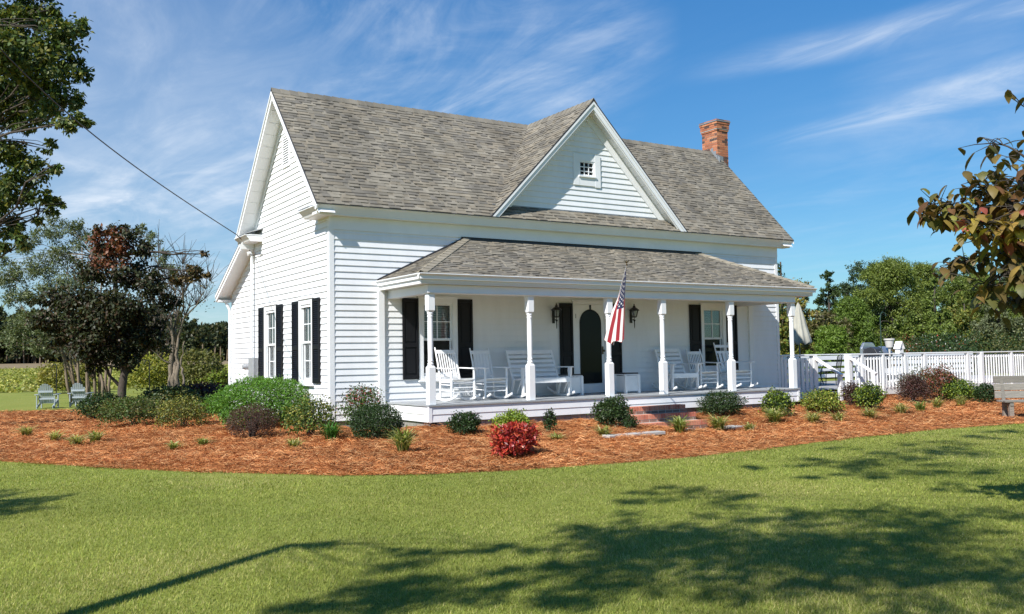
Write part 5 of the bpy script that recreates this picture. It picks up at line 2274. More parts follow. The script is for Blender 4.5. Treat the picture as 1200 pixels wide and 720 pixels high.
def crown_tree(name, label, base, trunk, limbs, clumps, per, leaf, pal, seed, bark='bark', aspect=.6, group=None, trunk_r=.15, mat='leaf', accents=None, limb_r=.05, droop=.15, cat='tree', up=.35):
    """trunk: list of points rel. to base; clumps: (point rel. to base, radius); limbs run from trunk to clumps"""
    g = np.random.default_rng(seed)
    t = thing(name, label, cat, base, 0, group)
    mb = MB()
    n = len(trunk)
    mb.tube([(trunk[0][0], trunk[0][1], trunk[0][2] - .15)] + list(trunk), [trunk_r * 1.35] + [trunk_r * (1 - .62 * i / max(1, n - 1)) for i in range(n)], 9)
    mb.build('trunk', M[bark], t, smooth=True)
    mb = MB()
    T = np.array(trunk)
    cs = [np.array(c[0], float) for c in clumps]
    rs = [c[1] for c in clumps]
    lower = max(0, int(n * .35))
    for c, r_ in zip(cs, rs):
        cand = T[lower:]
        dd = np.linalg.norm(cand - c, axis=1) + np.maximum(cand[:, 2] - c[2] + .1, 0) * 2
        s = cand[np.argmin(dd)]
        L = np.linalg.norm(c - s)
        if L < .15:
            continue
        pth = limb_path(s, c, g)
        w = min(limb_r * (.5 + .25 * L), trunk_r * .6)
        mb.tube(pth, [w * (1 - .8 * i / (len(pth) - 1)) for i in range(len(pth))], 6)
        rr = float(np.max(r_))
        for k in range(5):
            e = c + unit(g.normal(0, 1, 3)) * rr * .8
            q = pth[g.integers(2, len(pth))]
            mb.tube(limb_path(q, e, g, .06, 3), [w * .35, w * .25, w * .16, w * .08], 4)
    for l in limbs:
        mb.tube(l[0], l[1], 6)
    mb.build('branches', M[bark], t, smooth=True)
    P, Dv = clump_leaves(cs, rs, per, g)
    P[:, 2] = np.maximum(P[:, 2], .05)
    cols = pick(pal, len(P), g, .2)
    if accents:
        for pal2, c2, r2, fr in accents:
            m = (np.linalg.norm(P - np.array(c2), axis=1) < r2) & (g.random(len(P)) < fr)
            cols[m] = pick(pal2, int(m.sum()), g)
    leaf_mesh('crown', P, leaf, leaf * aspect, cols, t, M[mat], g, out=Dv, out_w=.35, droop=droop, up=up)
    return t


def px_clumps(lst, base):
    """clump list from photo pixels: (u, v, depth, radius in px)"""
    out = []
    for (u, v, dep, rp) in lst:
        p = spot(u, v, dep) - np.array(base)
        out.append((p, rp * dep / FPX))
    return out


# maple at the left edge (its trunk stands just outside the picture)
MD = 22.5
b = spot(-70, 490, MD)
b[2] = gz(b[0], b[1])
tp = [spot(-66, 420, MD), spot(-60, 300, MD), spot(-58, 180, MD), spot(-50, 60, MD), spot(-45, -60, MD)]
cl = [(20, 30, 17, 36), (70, 45, 16.6, 28), (88, 35, 16.8, 18), (45, 80, 16.4, 34), (85, 85, 16.8, 20), (15, 100, 17.4, 36), (60, 118, 16.6, 28), (88, 120, 16.5, 12), (40, 10, 17.2, 24),
      (5, 60, 16, 34), (82, 142, 16.2, 18), (98, 143, 16.2, 9), (30, 140, 17, 22), (8, 180, 17, 24), (35, 200, 17, 22), (60, 195, 16.8, 10), (55, 172, 17, 10), (10, 225, 17, 28), (45, 232, 17, 16), (62, 245, 17, 8),
      (-20, 120, 17, 44), (-30, 30, 17, 50), (-40, 220, 17.5, 40), (-80, 90, 17.4, 55), (-120, 160, 17, 55), (-100, 10, 17, 55), (10, 262, 17, 18), (28, 280, 17, 14), (6, 290, 17, 10), (-30, 270, 17, 26), (40, 255, 17, 9), (70, 238, 17, 7), (64, 10, 17, 10),
      (-60, -80, 17, 60), (0, -50, 17, 40), (40, -30, 17, 22)]
crown_tree('maple_tree', 'tall leafy maple reaching in at the top left edge', b, [p - b for p in tp], [], px_clumps([(u, v, MD + (d_ - 17) * 1.6, r_) for u, v, d_, r_ in cl], b), 3000, .13,
           [(.06, .095, .02), (.085, .125, .025), (.045, .075, .018), (.13, .155, .035), (.055, .09, .022), (.18, .18, .04)], 401, aspect=.62, trunk_r=.22, droop=.5, limb_r=.035)

# dark dogwood behind the bed on the left
b = spot(142, 482, 32)
b[2] = gz(b[0], b[1])
tr = [(0, 0, 0), spot(143, 455, 32) - b, spot(146, 435, 32) - b, spot(140, 405, 32) - b, spot(138, 370, 32) - b, spot(135, 330, 32) - b, spot(135, 300, 32) - b]
cl = [(125, 290, 32, 22), (150, 282, 32, 22), (172, 292, 32, 14), (108, 318, 32, 26), (150, 318, 32.3, 30), (178, 330, 32, 22), (70, 352, 31.5, 22), (95, 352, 31.5, 32), (45, 356, 31.5, 12), (130, 356, 31.3, 36),
      (60, 378, 31.6, 16), (168, 362, 32, 26), (200, 352, 32.4, 14), (110, 388, 31.6, 30), (150, 392, 32, 26), (85, 385, 31.5, 18), (226, 318, 32.4, 15), (238, 298, 32.4, 7), (208, 326, 32.4, 12), (240, 322, 32.5, 6),
      (125, 412, 32, 26), (100, 405, 31.6, 24), (70, 400, 31.6, 16), (50, 375, 31.5, 16), (180, 400, 32, 20), (150, 425, 32, 16), (110, 430, 31.8, 14), (185, 385, 32.2, 14), (160, 415, 32, 14), (118, 272, 32, 12), (140, 268, 32, 12)]
crown_tree('dogwood_tree', 'dark dogwood with rusty leaves and a black trunk left of the house', b, tr,
           [([tr[2], spot(165, 420, 32) - b, spot(185, 395, 32) - b, spot(215, 340, 32.3) - b], [.07, .05, .035, .015]),
            ([tr[1], spot(128, 440, 32) - b, spot(118, 410, 32) - b, spot(100, 370, 31.8) - b], [.07, .05, .035, .015])],
           [(c_, r_ * .92) for c_, r_ in px_clumps(cl, b)], 2100, .14, [(.034, .046, .018), (.045, .058, .022), (.026, .034, .014), (.055, .055, .022), (.06, .04, .022)], 402,
           aspect=.6, trunk_r=.16, droop=.7,
           accents=[([(.17, .06, .03), (.13, .045, .025), (.21, .085, .035)], spot(130, 293, 32) - b, .85, .75),
                    ([(.13, .085, .028), (.10, .07, .025)], spot(226, 315, 32.4) - b, .9, .6)])

# crape myrtle with many thin trunks
b = spot(100, 474, 37)
b[2] = gz(b[0], b[1])
g = np.random.default_rng(77)
stems = []
for k, (u0, u1, v1) in enumerate(((78, 66, 330), (84, 78, 300), (90, 96, 290), (94, 60, 350), (99, 110, 300), (104, 90, 320), (108, 122, 290), (112, 135, 320), (117, 108, 340), (121, 140, 350), (88, 40, 345), (126, 150, 330))):
    q0 = spot(u0 + 4, 474, 37 + g.normal(0, .3)) - b
    q0[2] = -.1
    q1 = spot((u0 * 1.6 + u1 * .4) / 2, 425, 37) - b
    q2 = spot(u1, v1, 37 + g.normal(0, .5)) - b
    m = [q0 + g.normal(0, .03, 3), (q0 + q1) / 2 + g.normal(0, .05, 3), q1, (q1 + q2) / 2 + g.normal(0, .08, 3), q2]
    stems.append(([tuple(p) for p in m], [.065, .058, .05, .035, .012]))
cl = [(30, 285, 37, 16), (55, 275, 37, 16), (80, 268, 37, 14), (20, 318, 37, 18), (48, 312, 37, 20), (75, 300, 37, 20), (100, 282, 37, 14), (30, 345, 37, 16), (60, 340, 37, 18), (10, 330, 37, 14), (15, 350, 37, 12),
      (90, 330, 37, 20), (120, 300, 37.5, 18), (60, 258, 37, 8), (95, 262, 37, 8), (5, 305, 37, 10), (30, 378, 36.5, 20), (60, 385, 36.5, 20), (15, 395, 36.5, 18), (45, 405, 36.5, 14), (85, 375, 37, 16), (190, 300, 38, 10), (180, 280, 38, 10), (165, 268, 38, 9), (200, 315, 38, 10)]
crown_tree('crape_myrtle', 'pale green crape myrtle with a cluster of slim trunks behind the dark dogwood', b, [stems[4][0][0], stems[4][0][2], stems[4][0][4]], stems, px_clumps(cl, b), 2600, .13,
           [(.12, .15, .07), (.155, .18, .09), (.09, .12, .05), (.19, .21, .11), (.11, .15, .05)], 403, bark='tan_bark', aspect=.35, trunk_r=.06, limb_r=.02, droop=.1)

# gnarled bare tree with pale bark
b = spot(204, 457, 43)
b[2] = gz(b[0], b[1])
g = np.random.default_rng(78)
t = thing('gnarled_tree', 'nearly bare gnarled tree with pale peeling bark left of the house', 'tree', b)
mb = MB()
for (p0, p1, p2, p3, r0) in (((198, 457), (200, 430), (203, 405), (200, 370), .13), ((207, 457), (208, 432), (207, 410), (212, 372), .11), ((203, 457), (204, 440), (206, 415), (205, 385), .14), ((216, 456), (214, 440), (212, 425), (216, 400), .06)):
    pts = [spot(p[0], p[1], 43 + g.normal(0, .15)) - b for p in (p0, p1, p2, p3)]
    pts[0][2] = -.1
    fine_ = []
    for i in range(3):
        for q in range(4):
            fine_.append(pts[i] * (1 - q / 4) + pts[i + 1] * (q / 4) + g.normal(0, .03, 3))
    fine_.append(pts[3])
    nf_ = len(fine_)
    mb.tube([tuple(p) for p in fine_], [.78 * r0 * (1.35 - .9 * i / (nf_ - 1)) * g.uniform(.8, 1.25) for i in range(nf_)], 8)
mb.build('trunk', M['pale_bark'], t, smooth=True)
mb = MB()
mb2 = MB()
ends = []
for (s, e, w) in (((204, 412), (186, 402), .09), ((186, 402), (182, 380), .07), ((203, 390), (178, 335), .06), ((206, 385), (198, 330), .06), ((208, 380), (224, 330), .06), ((210, 395), (240, 350), .06), ((205, 400), (190, 350), .05),
                  ((200, 370), (186, 300), .045), ((212, 372), (214, 310), .045), ((203, 365), (170, 350), .04), ((214, 375), (246, 330), .04), ((200, 426), (184, 405), .05)):
    pts = limb_path(spot(*s, 43) - b, spot(*e, 43 + g.normal(0, 1.0)) - b, g, .08, 5)
    mb.tube(pts, [w * (1 - .75 * i / 5) for i in range(6)], 6)
    ends += pts[2:]
mb.build('branches', M['pale_bark'], t, smooth=True)
for k in range(430):
    q = np.array(ends[g.integers(0, len(ends))])
    d = g.normal(0, .55, 3)
    d[2] = abs(d[2]) + .55
    L = g.uniform(.5, 1.9)
    e = q + unit(d) * L
    mb2.tube(limb_path(q, e, g, .05, 3), [.014, .011, .008, .004], 4, 0, (1, 1, 1))
mb2.build('twigs', M['bark'], t)
P = np.array([np.array(ends[i]) for i in g.integers(0, len(ends), 380)]) + g.normal(0, .35, (380, 3))
leaf_mesh('leaves', P, .12, .06, pick(G_OLIVE + [(.16, .09, .04)], 380, g), t, M['leaf'], g)

for (u, v, dep, wpx, hpx, pal, lab, sd) in ((180, 457, 50, 62, 40, [(.26, .26, .03), (.20, .22, .03), (.30, .28, .05), (.14, .17, .03)], 'golden yellow green rounded bush left of the gnarled bare tree', 131),
                                            (232, 458, 50, 66, 44, [(.12, .13, .03), (.16, .15, .04), (.09, .10, .025)], 'olive rounded bush right of the gnarled bare tree', 132),
                                            (78, 458, 52, 60, 34, [(.22, .21, .03), (.16, .17, .03), (.28, .24, .05)], 'mustard coloured bush behind the crape myrtle trunks', 133),
                                            (240, 467, 35, 70, 22, G_BROWN + G_RED[4:], 'low dark reddish bush against the back corner of the house', 134),
                                            (200, 478, 33, 60, 22, G_DARK + G_OLIVE, 'low dark shrub in front of the dark brick planter wall', 135),
                                            (256, 452, 48, 40, 22, G_LIME + G_OLIVE, 'small yellow green bush nearest the back corner of the house', 136),
                                            (245, 482, 24, 40, 20, G_DARK + G_MID, 'dull green shrub between the yellow speckled shrub and the back wall', 137)):
    p = spot(u, v, dep)
    shrub(lab, 'shrub', float(p[0]), float(p[1]), wpx * dep / FPX, hpx * dep / FPX * 1.12, pal, sd, .012 * dep / 4 + .02, 3200, .2, zf=gz(p[0], p[1]))

# trees beyond the deck, one by one
def auto_tree(name, label, u, vtop, wpx, dep, shape, pal, seed, vbase=None, leaf=.22, per=620, group='trees beyond the deck', trunk_vis=False, bark='bark'):
    g = np.random.default_rng(seed)
    p = spot(u, 415, dep)
    z = gz(p[0], p[1])
    base = np.array([p[0], p[1], z])
    H = spot(u, vtop, dep)[2] - z
    Wd = wpx * dep / FPX
    cl = []
    tr = [(g.normal(0, .01) * H, g.normal(0, .01) * H, H * k / 6 * .88) for k in range(7)]
    if shape == 'cone':
        for k in range(64):
            f = g.random() ** 1.3 * .93 + .05
            rad = Wd / 2 * (1 - f) ** .8 * g.uniform(.3, .9)
            a = g.uniform(0, 2 * math.pi)
            cl.append((np.array([rad * math.cos(a), rad * math.sin(a), H * f * .97]), max(.32, Wd * .17 * (1.2 - f))))
        cl.append((np.array([tr[-1][0], tr[-1][1], H * .94]), .3))
    elif shape == 'pine':
        for k in range(84):
            f = g.uniform(.20, 1) if k > 14 else g.uniform(.84, .97)
            prof = min(1.0, (1.02 - f) ** .72 * 1.25)
            rad = Wd / 2 * prof * g.uniform(.15, 1.0)
            a = g.uniform(0, 2 * math.pi)
            if trunk_vis and f < .62 and math.cos(a - math.atan2(CAM[1] - base[1], CAM[0] - base[0])) > .2:
                continue
            r_ = Wd * g.uniform(.075, .13)
            cl.append((np.array([rad * math.cos(a), rad * math.sin(a), H * f * .95]), np.array([r_ * 1.4, r_ * 1.4, r_ * .8])))
    else:
        for k in range(66):
            d = unit(g.normal(0, 1, 3))
            q = g.random() ** .45
            cl.append((np.array([d[0] * Wd / 2 * .84 * q, d[1] * Wd / 2 * .84 * q, H * (.52 + .42 * d[2] * q)]), Wd * g.uniform(.08, .15)))
    limbs = []
    if trunk_vis:
        for k in range(30):
            f = g.uniform(.18, .62)
            a = g.uniform(0, 2 * math.pi)
            L = Wd * g.uniform(.12, .34)
            s = np.array([0, 0, H * f])
            limbs.append((limb_path(s, s + np.array([math.cos(a) * L, math.sin(a) * L, -.05 * L]), g, .04, 3), [.05, .04, .028, .012]))
    return crown_tree(name, label, base, tr, limbs, cl, per / (leaf / .24) ** 2, leaf, pal, seed, trunk_r=.013 * H + .02, limb_r=.016, group=group, bark=bark, aspect=.5 if shape != 'pine' else .28)


P_PINE = [(.135, .18, .034), (.17, .22, .042), (.10, .145, .03), (.21, .25, .05)]
P_CEDAR = [(.06, .095, .03), (.08, .12, .036), (.05, .08, .026)]
P_OAK = [(.045, .075, .036), (.06, .095, .042), (.075, .115, .048)]
P_LIT = [(.13, .18, .035), (.17, .22, .045), (.10, .145, .03)]
P_YEL = [(.22, .215, .045), (.28, .25, .05), (.14, .165, .035), (.24, .16, .045)]
P_GRY = [(.13, .15, .075), (.17, .185, .09), (.10, .12, .06)]
for args in (
        ('oak_tree', 'dark blue green oak rising between the cedar and the tall pine', 1022, 298, 84, 92, 'round', P_OAK, 501),
        ('cedar_tree', 'narrow dark cedar just right of the porch roof corner', 974, 314, 74, 76, 'cone', P_CEDAR, 502),
        ('pine_tree', 'tall yellow green pine with bare lower limbs showing behind the grill', 1046, 303, 120, 72, 'pine', P_PINE, 503),
        ('pine_tree', 'bushy bright green pine left of the tall pine with bare limbs', 1000, 352, 84, 66, 'pine', [(.12, .19, .03), (.16, .235, .04), (.095, .15, .026)], 504),
        ('oak_tree', 'green deciduous tree peaking right of the tall pine', 1122, 288, 76, 96, 'round', P_LIT, 505),
        ('pine_tree', 'green pine filling the gap between the tall pine and the deciduous peak', 1086, 306, 70, 84, 'pine', P_PINE, 506),
        ('olive_tree', 'olive yellow tree below the deciduous peak', 1132, 346, 66, 70, 'round', P_YEL[:3] + P_LIT, 507),
        ('grey_tree', 'greyish green bushy tree at the right, half behind the near dogwood branch', 1172, 352, 72, 62, 'round', P_GRY, 508),
        ('oak_tree', 'dark tree at the far right behind the near dogwood leaves', 1190, 296, 88, 90, 'round', P_GRY + P_OAK, 509),
        ('oak_tree', 'green tree just outside the right edge of the picture', 1250, 300, 110, 80, 'round', P_LIT, 510),
        ('autumn_tree', 'yellowing tree behind the closed umbrella', 938, 328, 76, 66, 'round', P_YEL, 511),
        ('brown_tree', 'dull brown tree right of the closed umbrella', 966, 356, 64, 60, 'round', [(.16, .13, .06), (.11, .11, .045), (.14, .15, .045)], 512),
        ('young_pine', 'low bright green young pine behind the deck stair gap', 975, 384, 70, 56, 'pine', [(.13, .21, .03), (.17, .25, .04)], 513),
        ('olive_tree', 'low green tree between the pines behind the flower pot', 1082, 362, 80, 66, 'round', P_LIT + P_PINE, 514),
        ('oak_tree', 'bright green pointed tree left of the near dogwood leaves', 1098, 318, 60, 68, 'cone', P_LIT, 517),
        ('pine_tree', 'broad yellow green pine low behind the near dogwood branch', 1150, 318, 90, 74, 'pine', P_PINE, 518),
        ('pine_tree', 'yellow green pine at the right edge below the near dogwood leaves', 1205, 330, 90, 66, 'pine', P_PINE + P_LIT, 519),
        ('cedar_tree', 'small pointed cedar between the narrow cedar and the dark oak', 996, 330, 40, 74, 'cone', P_OAK, 520),
        ('slender_tree', 'slender tree peeping out beside the right end of the front eave', 916, 288, 26, 60, 'round', [(.07, .11, .03), (.05, .085, .025)], 515),
        ('autumn_tree', 'golden tree right against the house behind the porch end', 918, 340, 56, 58, 'round', P_YEL + P_LIT, 516)):
    auto_tree(*args, trunk_vis=(args[1].startswith('tall yellow')))

p = spot(1102, 413, 42)
hb = shrub('big dark glossy holly bush with a few red leaves behind the deck rail', 'shrub', float(p[0]), float(p[1]), 3.8, 2.35, G_DARK, 140, .10, 7500, .5, zf=gz(p[0], p[1]), mat='waxy_leaf', accents=([(.35, .05, .03)], .02))
p = spot(1150, 413, 50)
shrub('broad dark underbrush bush right of the holly', 'shrub', float(p[0]), float(p[1]), 6.2, 2.6, G_DARK + G_OLIVE, 141, .14, 6000, .1, zf=gz(p[0], p[1]))
p = spot(1068, 413, 46)
shrub('reddish leaved bush left of the holly behind the birdhouse', 'shrub', float(p[0]), float(p[1]), 2.4, 2.3, [(.12, .085, .03), (.08, .10, .03), (.20, .07, .035)], 142, .11, 3500, .1, zf=gz(p[0], p[1]))

# woodland understorey: reads as one mass behind the single trees
g = np.random.default_rng(90)
cs, rs = [], []
for k in range(150):
    u = g.uniform(880, 1330)
    dep = g.uniform(70, 105)
    p = spot(u, 415, dep)
    cs.append(np.array([p[0], p[1], gz(p[0], p[1]) + g.uniform(.4, 3.4)]))
    rs.append(g.uniform(1.0, 2.1))
P, Dv = clump_leaves(cs, rs, 150, g)
und = leaf_mesh('underbrush', P, .34, .19, pick(P_OAK + P_CEDAR + P_GRY, len(P), g, .2), None, M['leaf'], g, out=Dv)
tag(und, 'dense dark underbrush filling the ground between the trees beyond the deck', 'underbrush', kind='stuff')

# far woods across the field
cs, rs, mbw = [], [], MB()
for k in range(260):
    u = -260 + 640 * k / 260 + g.normal(0, 3)
    dep = g.uniform(186, 225)
    p = spot(u, 420, dep)
    z = gz(p[0], p[1])
    top = spot(u, 372 + g.normal(0, 4.5) + (8 if 200 < u else 0) - (u < 40) * 4, dep)[2]
    for q in range(5):
        f = .28 + .66 * q / 4
        cs.append(np.array([p[0] + g.normal(0, 1.3), p[1] + g.normal(0, 1.3), z + (top - z) * f]))
        rs.append((top - z) * g.uniform(.13, .2) * (1.15 - .35 * f))
    bk = spot(u, 420, 232)
    cs.append(np.array([bk[0], bk[1], gz(bk[0], bk[1]) + 1.2]))
    rs.append(2.6)
    mbw.tube([(p[0], p[1], z - .3), (p[0] + g.normal(0, .2), p[1], z + (top - z) * .6)], [.17, .10], 5)
P, Dv = clump_leaves(cs, rs, 60, g)
wo = leaf_mesh('distant_woods', P, .75, .5, pick([(.04, .06, .025), (.055, .075, .03), (.075, .09, .035), (.03, .045, .022), (.09, .085, .03)], len(P), g, .22), None, M['leaf'], g, out=Dv)
tag(wo, 'dark line of distant woods across the far side of the field', 'woods', kind='stuff')
wt = mbw.build('distant_trunks', M['tan_bark'])
tag(wt, 'slim trunks along the edge of the distant woods', 'tree trunks', kind='stuff')

# leafy crop in the field
N = 60000
r_ = np.exp(g.uniform(math.log(58), math.log(152), N))
th = g.uniform(-.62, .05, N)
fd = np.array([FWD[0], FWD[1]]) / math.hypot(FWD[0], FWD[1])
X = CAM[0] + r_ * (fd[0] * np.cos(th) - fd[1] * np.sin(th) * -1 * -1)
ang0 = math.atan2(fd[1], fd[0])
X = CAM[0] + r_ * np.cos(ang0 - th)
Y = CAM[1] + r_ * np.sin(ang0 - th)
k = field_keep(X, Y) & (r_ < 150)
X, Y = X[k], Y[k]
P = np.stack([X, Y, ground(X, Y) + g.uniform(.02, .26, len(X)) * (.12 + .8 * vnoise(X, Y, 2.5, 8))], -1)
cr = leaf_mesh('crop', P, .26, .20, pick([(.27, .29, .06), (.34, .33, .08), (.20, .245, .045), (.38, .35, .10)], len(P), g, .2), None, M['leaf'], g, up=.9)
tag(cr, 'yellow green leafy crop covering the field', 'crop', kind='stuff')

# ------------------------------------------------------------------ near dogwood branch at the right edge
def drooping_leaves(name, P, L, cols, parent, g, mat):
    """pointed leaves hanging from the twig, curled along the midrib"""
    n = len(P)
    yaw = g.uniform(0, 2 * math.pi, n)
    V, F, T = [], [], []
    for i in range(n):
        l = L * g.uniform(.7, 1.25)
        w = l * g.uniform(.5, .68)
        h = np.array([math.cos(yaw[i]), math.sin(yaw[i]), 0])
        s = np.array([-h[1], h[0], 0])
        tilt = g.uniform(-.5, .5)
        s = unit(s + np.array([0, 0, tilt]))
        b = len(V)
        e0 = g.uniform(-.1, .45)
        for q, ww in ((0, .05), (.22, .72), (.5, 1), (.78, .62), (1, .03)):
            el = e0 - 1.7 * q
            # position along a drooping arc
            c = P[i] + h * l * (math.sin(1.35 * q) / 1.6) + np.array([0, 0, l * (e0 * q - .85 * q * q)])
            up_ = np.array([0, 0, 1.0]) * .16 * w * ww
            V += [c - s * w * ww * .5 - up_, c + np.array([0, 0, .02 * w]), c + s * w * ww * .5 - up_]
        for q in range(4):
            F += [(b + 3 * q, b + 3 * q + 1, b + 3 * q + 4, b + 3 * q + 3), (b + 3 * q + 1, b + 3 * q + 2, b + 3 * q + 5, b + 3 * q + 4)]
        T += [cols[i]] * 8
    return raw_mesh(name, V, F, mat, np.array(T), parent, smooth=False)


ND = 8.0
b = spot(1312, 520, ND + .5)
b[2] = gz(b[0], b[1])
t = thing('dogwood_branch_tree', 'near dogwood reaching in from the right edge with drooping red and yellow leaves', 'tree', b)
g = np.random.default_rng(93)
mb = MB()
mb.tube([(0, 0, -.2), tuple(spot(1308, 420, ND + .45) - b), tuple(spot(1316, 300, ND + .5) - b), tuple(spot(1306, 200, ND + .5) - b), tuple(spot(1322, 80, ND + .6) - b)], [.11, .085, .065, .045, .02], 10)
mb.build('trunk', M['bark'], t, smooth=True)
mb = MB()
LP, LC = [], []
fork = {0: (1312, 345), 1: (1314, 315), 2: (1312, 270), 3: (1307, 215)}
near = [
    (1, [(1260, 285), (1200, 268), (1150, 254), (1115, 248), (1088, 240)], 70, 0, ND),
    (1, [(1250, 268), (1200, 246), (1160, 226), (1142, 214)], 40, 0, ND - .2),
    (2, [(1250, 225), (1210, 190), (1180, 170), (1160, 168)], 9, 2, ND + .2),
    (3, [(1260, 180), (1205, 128), (1198, 124)], 3, 2, ND + .3),
    (1, [(1260, 290), (1200, 276), (1165, 262), (1135, 262)], 46, 1, ND - .3),
    (0, [(1260, 315), (1200, 292), (1160, 298), (1130, 308), (1112, 312)], 30, 2, ND + .1),
    (0, [(1260, 335), (1200, 318), (1180, 320), (1160, 330), (1150, 345)], 30, 2, ND - .2),
    (1, [(1250, 262), (1205, 222), (1198, 205)], 22, 0, ND),
    (0, [(1262, 345), (1215, 345), (1195, 352), (1180, 358)], 22, 2, ND + .2),
    (2, [(1270, 240), (1240, 205), (1225, 180)], 10, 2, ND),
    (1, [(1255, 250), (1215, 235), (1185, 218), (1172, 205)], 26, 0, ND),
    (0, [(1262, 325), (1220, 305), (1190, 285), (1150, 280)], 40, 0, ND - .1),
    (1, [(1280, 300), (1250, 300), (1225, 310)], 30, 2, ND),
    (3, [(1330, 150), (1360, 90), (1390, 40)], 34, 0, ND + .4), (3, [(1290, 140), (1262, 80), (1250, 40)], 30, 0, ND + .4), (3, [(1310, 110), (1300, 30), (1310, -30)], 30, 2, ND + .6),
    (2, [(1360, 230), (1410, 190), (1450, 170)], 40, 0, ND + .7), (1, [(1370, 290), (1430, 260), (1480, 260)], 44, 2, ND + .6), (0, [(1360, 330), (1420, 320), (1470, 330)], 36, 2, ND + .4),
    (1, [(1300, 270), (1290, 230), (1300, 200)], 34, 2, ND + 1.2), (2, [(1330, 230), (1350, 190), (1370, 160)], 34, 0, ND + 1.4), (1, [(1340, 270), (1380, 230), (1400, 220)], 34, 0, ND - .3), (0, [(1300, 330), (1290, 320), (1280, 330)], 24, 2, ND + 1.3),
]
PALN = {0: [(.14, .10, .03), (.18, .12, .034), (.12, .115, .032), (.24, .17, .04), (.17, .085, .035), (.19, .18, .036)],
        1: [(.36, .27, .04), (.30, .22, .05), (.22, .21, .04), (.42, .33, .05), (.34, .09, .06), (.26, .17, .04)],
        2: [(.13, .095, .034), (.16, .105, .036), (.12, .12, .034), (.22, .15, .04)]}
for (fk, line, cnt, pl, dep) in near:
    pts = [spot(*fork[fk], ND + .5) - b] + [spot(u, v, dep + g.normal(0, .12)) - b for u, v in line]
    pts = [np.array(p) for p in pts]
    dn = []
    for i in range(len(pts) - 1):
        for q in range(4):
            dn.append(pts[i] * (1 - q / 4) + pts[i + 1] * (q / 4))
    dn.append(pts[-1])
    for _ in range(2):
        for i in range(1, len(dn) - 1):
            dn[i] = dn[i] * .5 + (dn[i - 1] + dn[i + 1]) * .25
    m = len(dn)
    mb.tube([tuple(p) for p in dn], [.022 * (1 - .86 * i / (m - 1)) for i in range(m)], 6)
    tail = dn[3:]
    for q in range(int(cnt * 3.1)):
        f = g.random() ** .8 * (len(tail) - 1)
        i = min(int(f), len(tail) - 2)
        p = tail[i] * (1 - (f - i)) + tail[i + 1] * (f - i)
        off = g.normal(0, 1, 3) * np.array([.10, .10, .065])
        e = p + off
        mb.tube([tuple(p), tuple((p + e) / 2 + np.array([0, 0, .01])), tuple(e)], [.005, .004, .002], 4)
        LP.append(e)
        c = np.array(PALN[pl][g.integers(0, len(PALN[pl]))]) * math.exp(g.normal(0, .15))
        LC.append(c)
mb.build('branches', M['bark'], t, smooth=True)
drooping_leaves('leaves', np.array(LP), .135, LC, t, g, M['leaf'])

# ------------------------------------------------------------------ trees over and behind the camera that shade the lawn
def shade_clump(u, v, h, rad):
    """crown clump at height h whose shadow falls on the lawn at photo pixel (u, v)"""
    d = FWD + RGT * (u - 600) / FPX - UPV * (v - 360) / FPX
    k = (-.38 - CAM[2]) / d[2]
    q = CAM + d * k
    return q + SUNV * ((h + .38) / SUNV[2]), rad


b = np.array([-8.65, -12.5, -.4])
tr = [(0, 0, 0), (-.15, .1, 1), (-.38, .26, 2.2), (-.70, .50, 4.0), (-.98, .70, 5.5)]
cl = []
for (u, v, h, rad) in ((372, 712, 6.4, .30), (410, 705, 6.4, .38), (450, 698, 6.6, .42), (495, 690, 6.8, .42), (540, 682, 6.8, .36), (580, 672, 7, .34), (620, 662, 7, .30), (482, 655, 7.5, .30), (470, 648, 7.6, .2), (545, 646, 7.5, .22), (600, 640, 7.6, .26),
                       (395, 637, 6.2, .22)):
    c, rr = shade_clump(u, v, h, rad)
    cl.append((c - b, rr))
crown_tree('leaning_tree', 'leaning leafy tree standing left of the view and shading the lawn', b, tr, [], cl, 1300, .11, G_MID, 601, trunk_r=.16, limb_r=.010)
cl = [shade_clump(u, v, h, rad) for (u, v, h, rad) in ((16, 588, 6.6, .5), (-15, 596, 6.6, .6), (-50, 600, 6.4, .7), (-30, 580, 7.0, .6), (-70, 610, 6.2, .6))]
b = np.array([cl[2][0][0] - .3, cl[2][0][1], -.4])
crown_tree('small_tree', 'small tree standing outside the left edge of the view', b, [(0, 0, 0), (.05, 0, 2), (.1, .05, 4), (.2, .1, 6)], [], [(c - b, r_) for c, r_ in cl], 900, .12, G_MID, 604, trunk_r=.10, limb_r=.02)
b = np.array([-5.2, -21.5, -.4])
tr = [(0, 0, 0), (0, .1, 2), (.1, .3, 4), (.2, .8, 6), (.3, 1.4, 8), (.4, 1.8, 10)]
cl = []
for (u, v, h, rad) in ((690, 640, 8, .40), (735, 632, 8, .55), (790, 645, 8, .62), (850, 655, 8.2, .68), (910, 640, 8.4, .65), (965, 648, 8.4, .62), (820, 625, 8.4, .55), (1010, 640, 8.4, .6), (760, 660, 8, .5), (720, 612, 8.6, .34),
                       (790, 576, 9.4, .34), (830, 580, 9.4, .34), (742, 583, 9.2, .26), (870, 600, 9, .36), (930, 610, 9, .42), (700, 690, 7.4, .35), (640, 700, 7.2, .28), (1060, 625, 8.6, .55), (1110, 610, 8.8, .5), (1040, 598, 9, .42),
                       (960, 596, 9.2, .32), (1090, 660, 8.2, .5), (1180, 680, 8.2, .5), (1050, 700, 7.6, .4), (960, 700, 7.6, .3), (880, 700, 7.4, .3)):
    c, rr = shade_clump(u, v, h, rad)
    cl.append((c - b, rr * 1.4))
crown_tree('shade_tree', 'large shade tree standing behind the viewpoint', b, tr, [], cl, 620, .13, G_MID, 602, trunk_r=.3, limb_r=.010)
b = np.array([-3.0, -23.0, -.4])
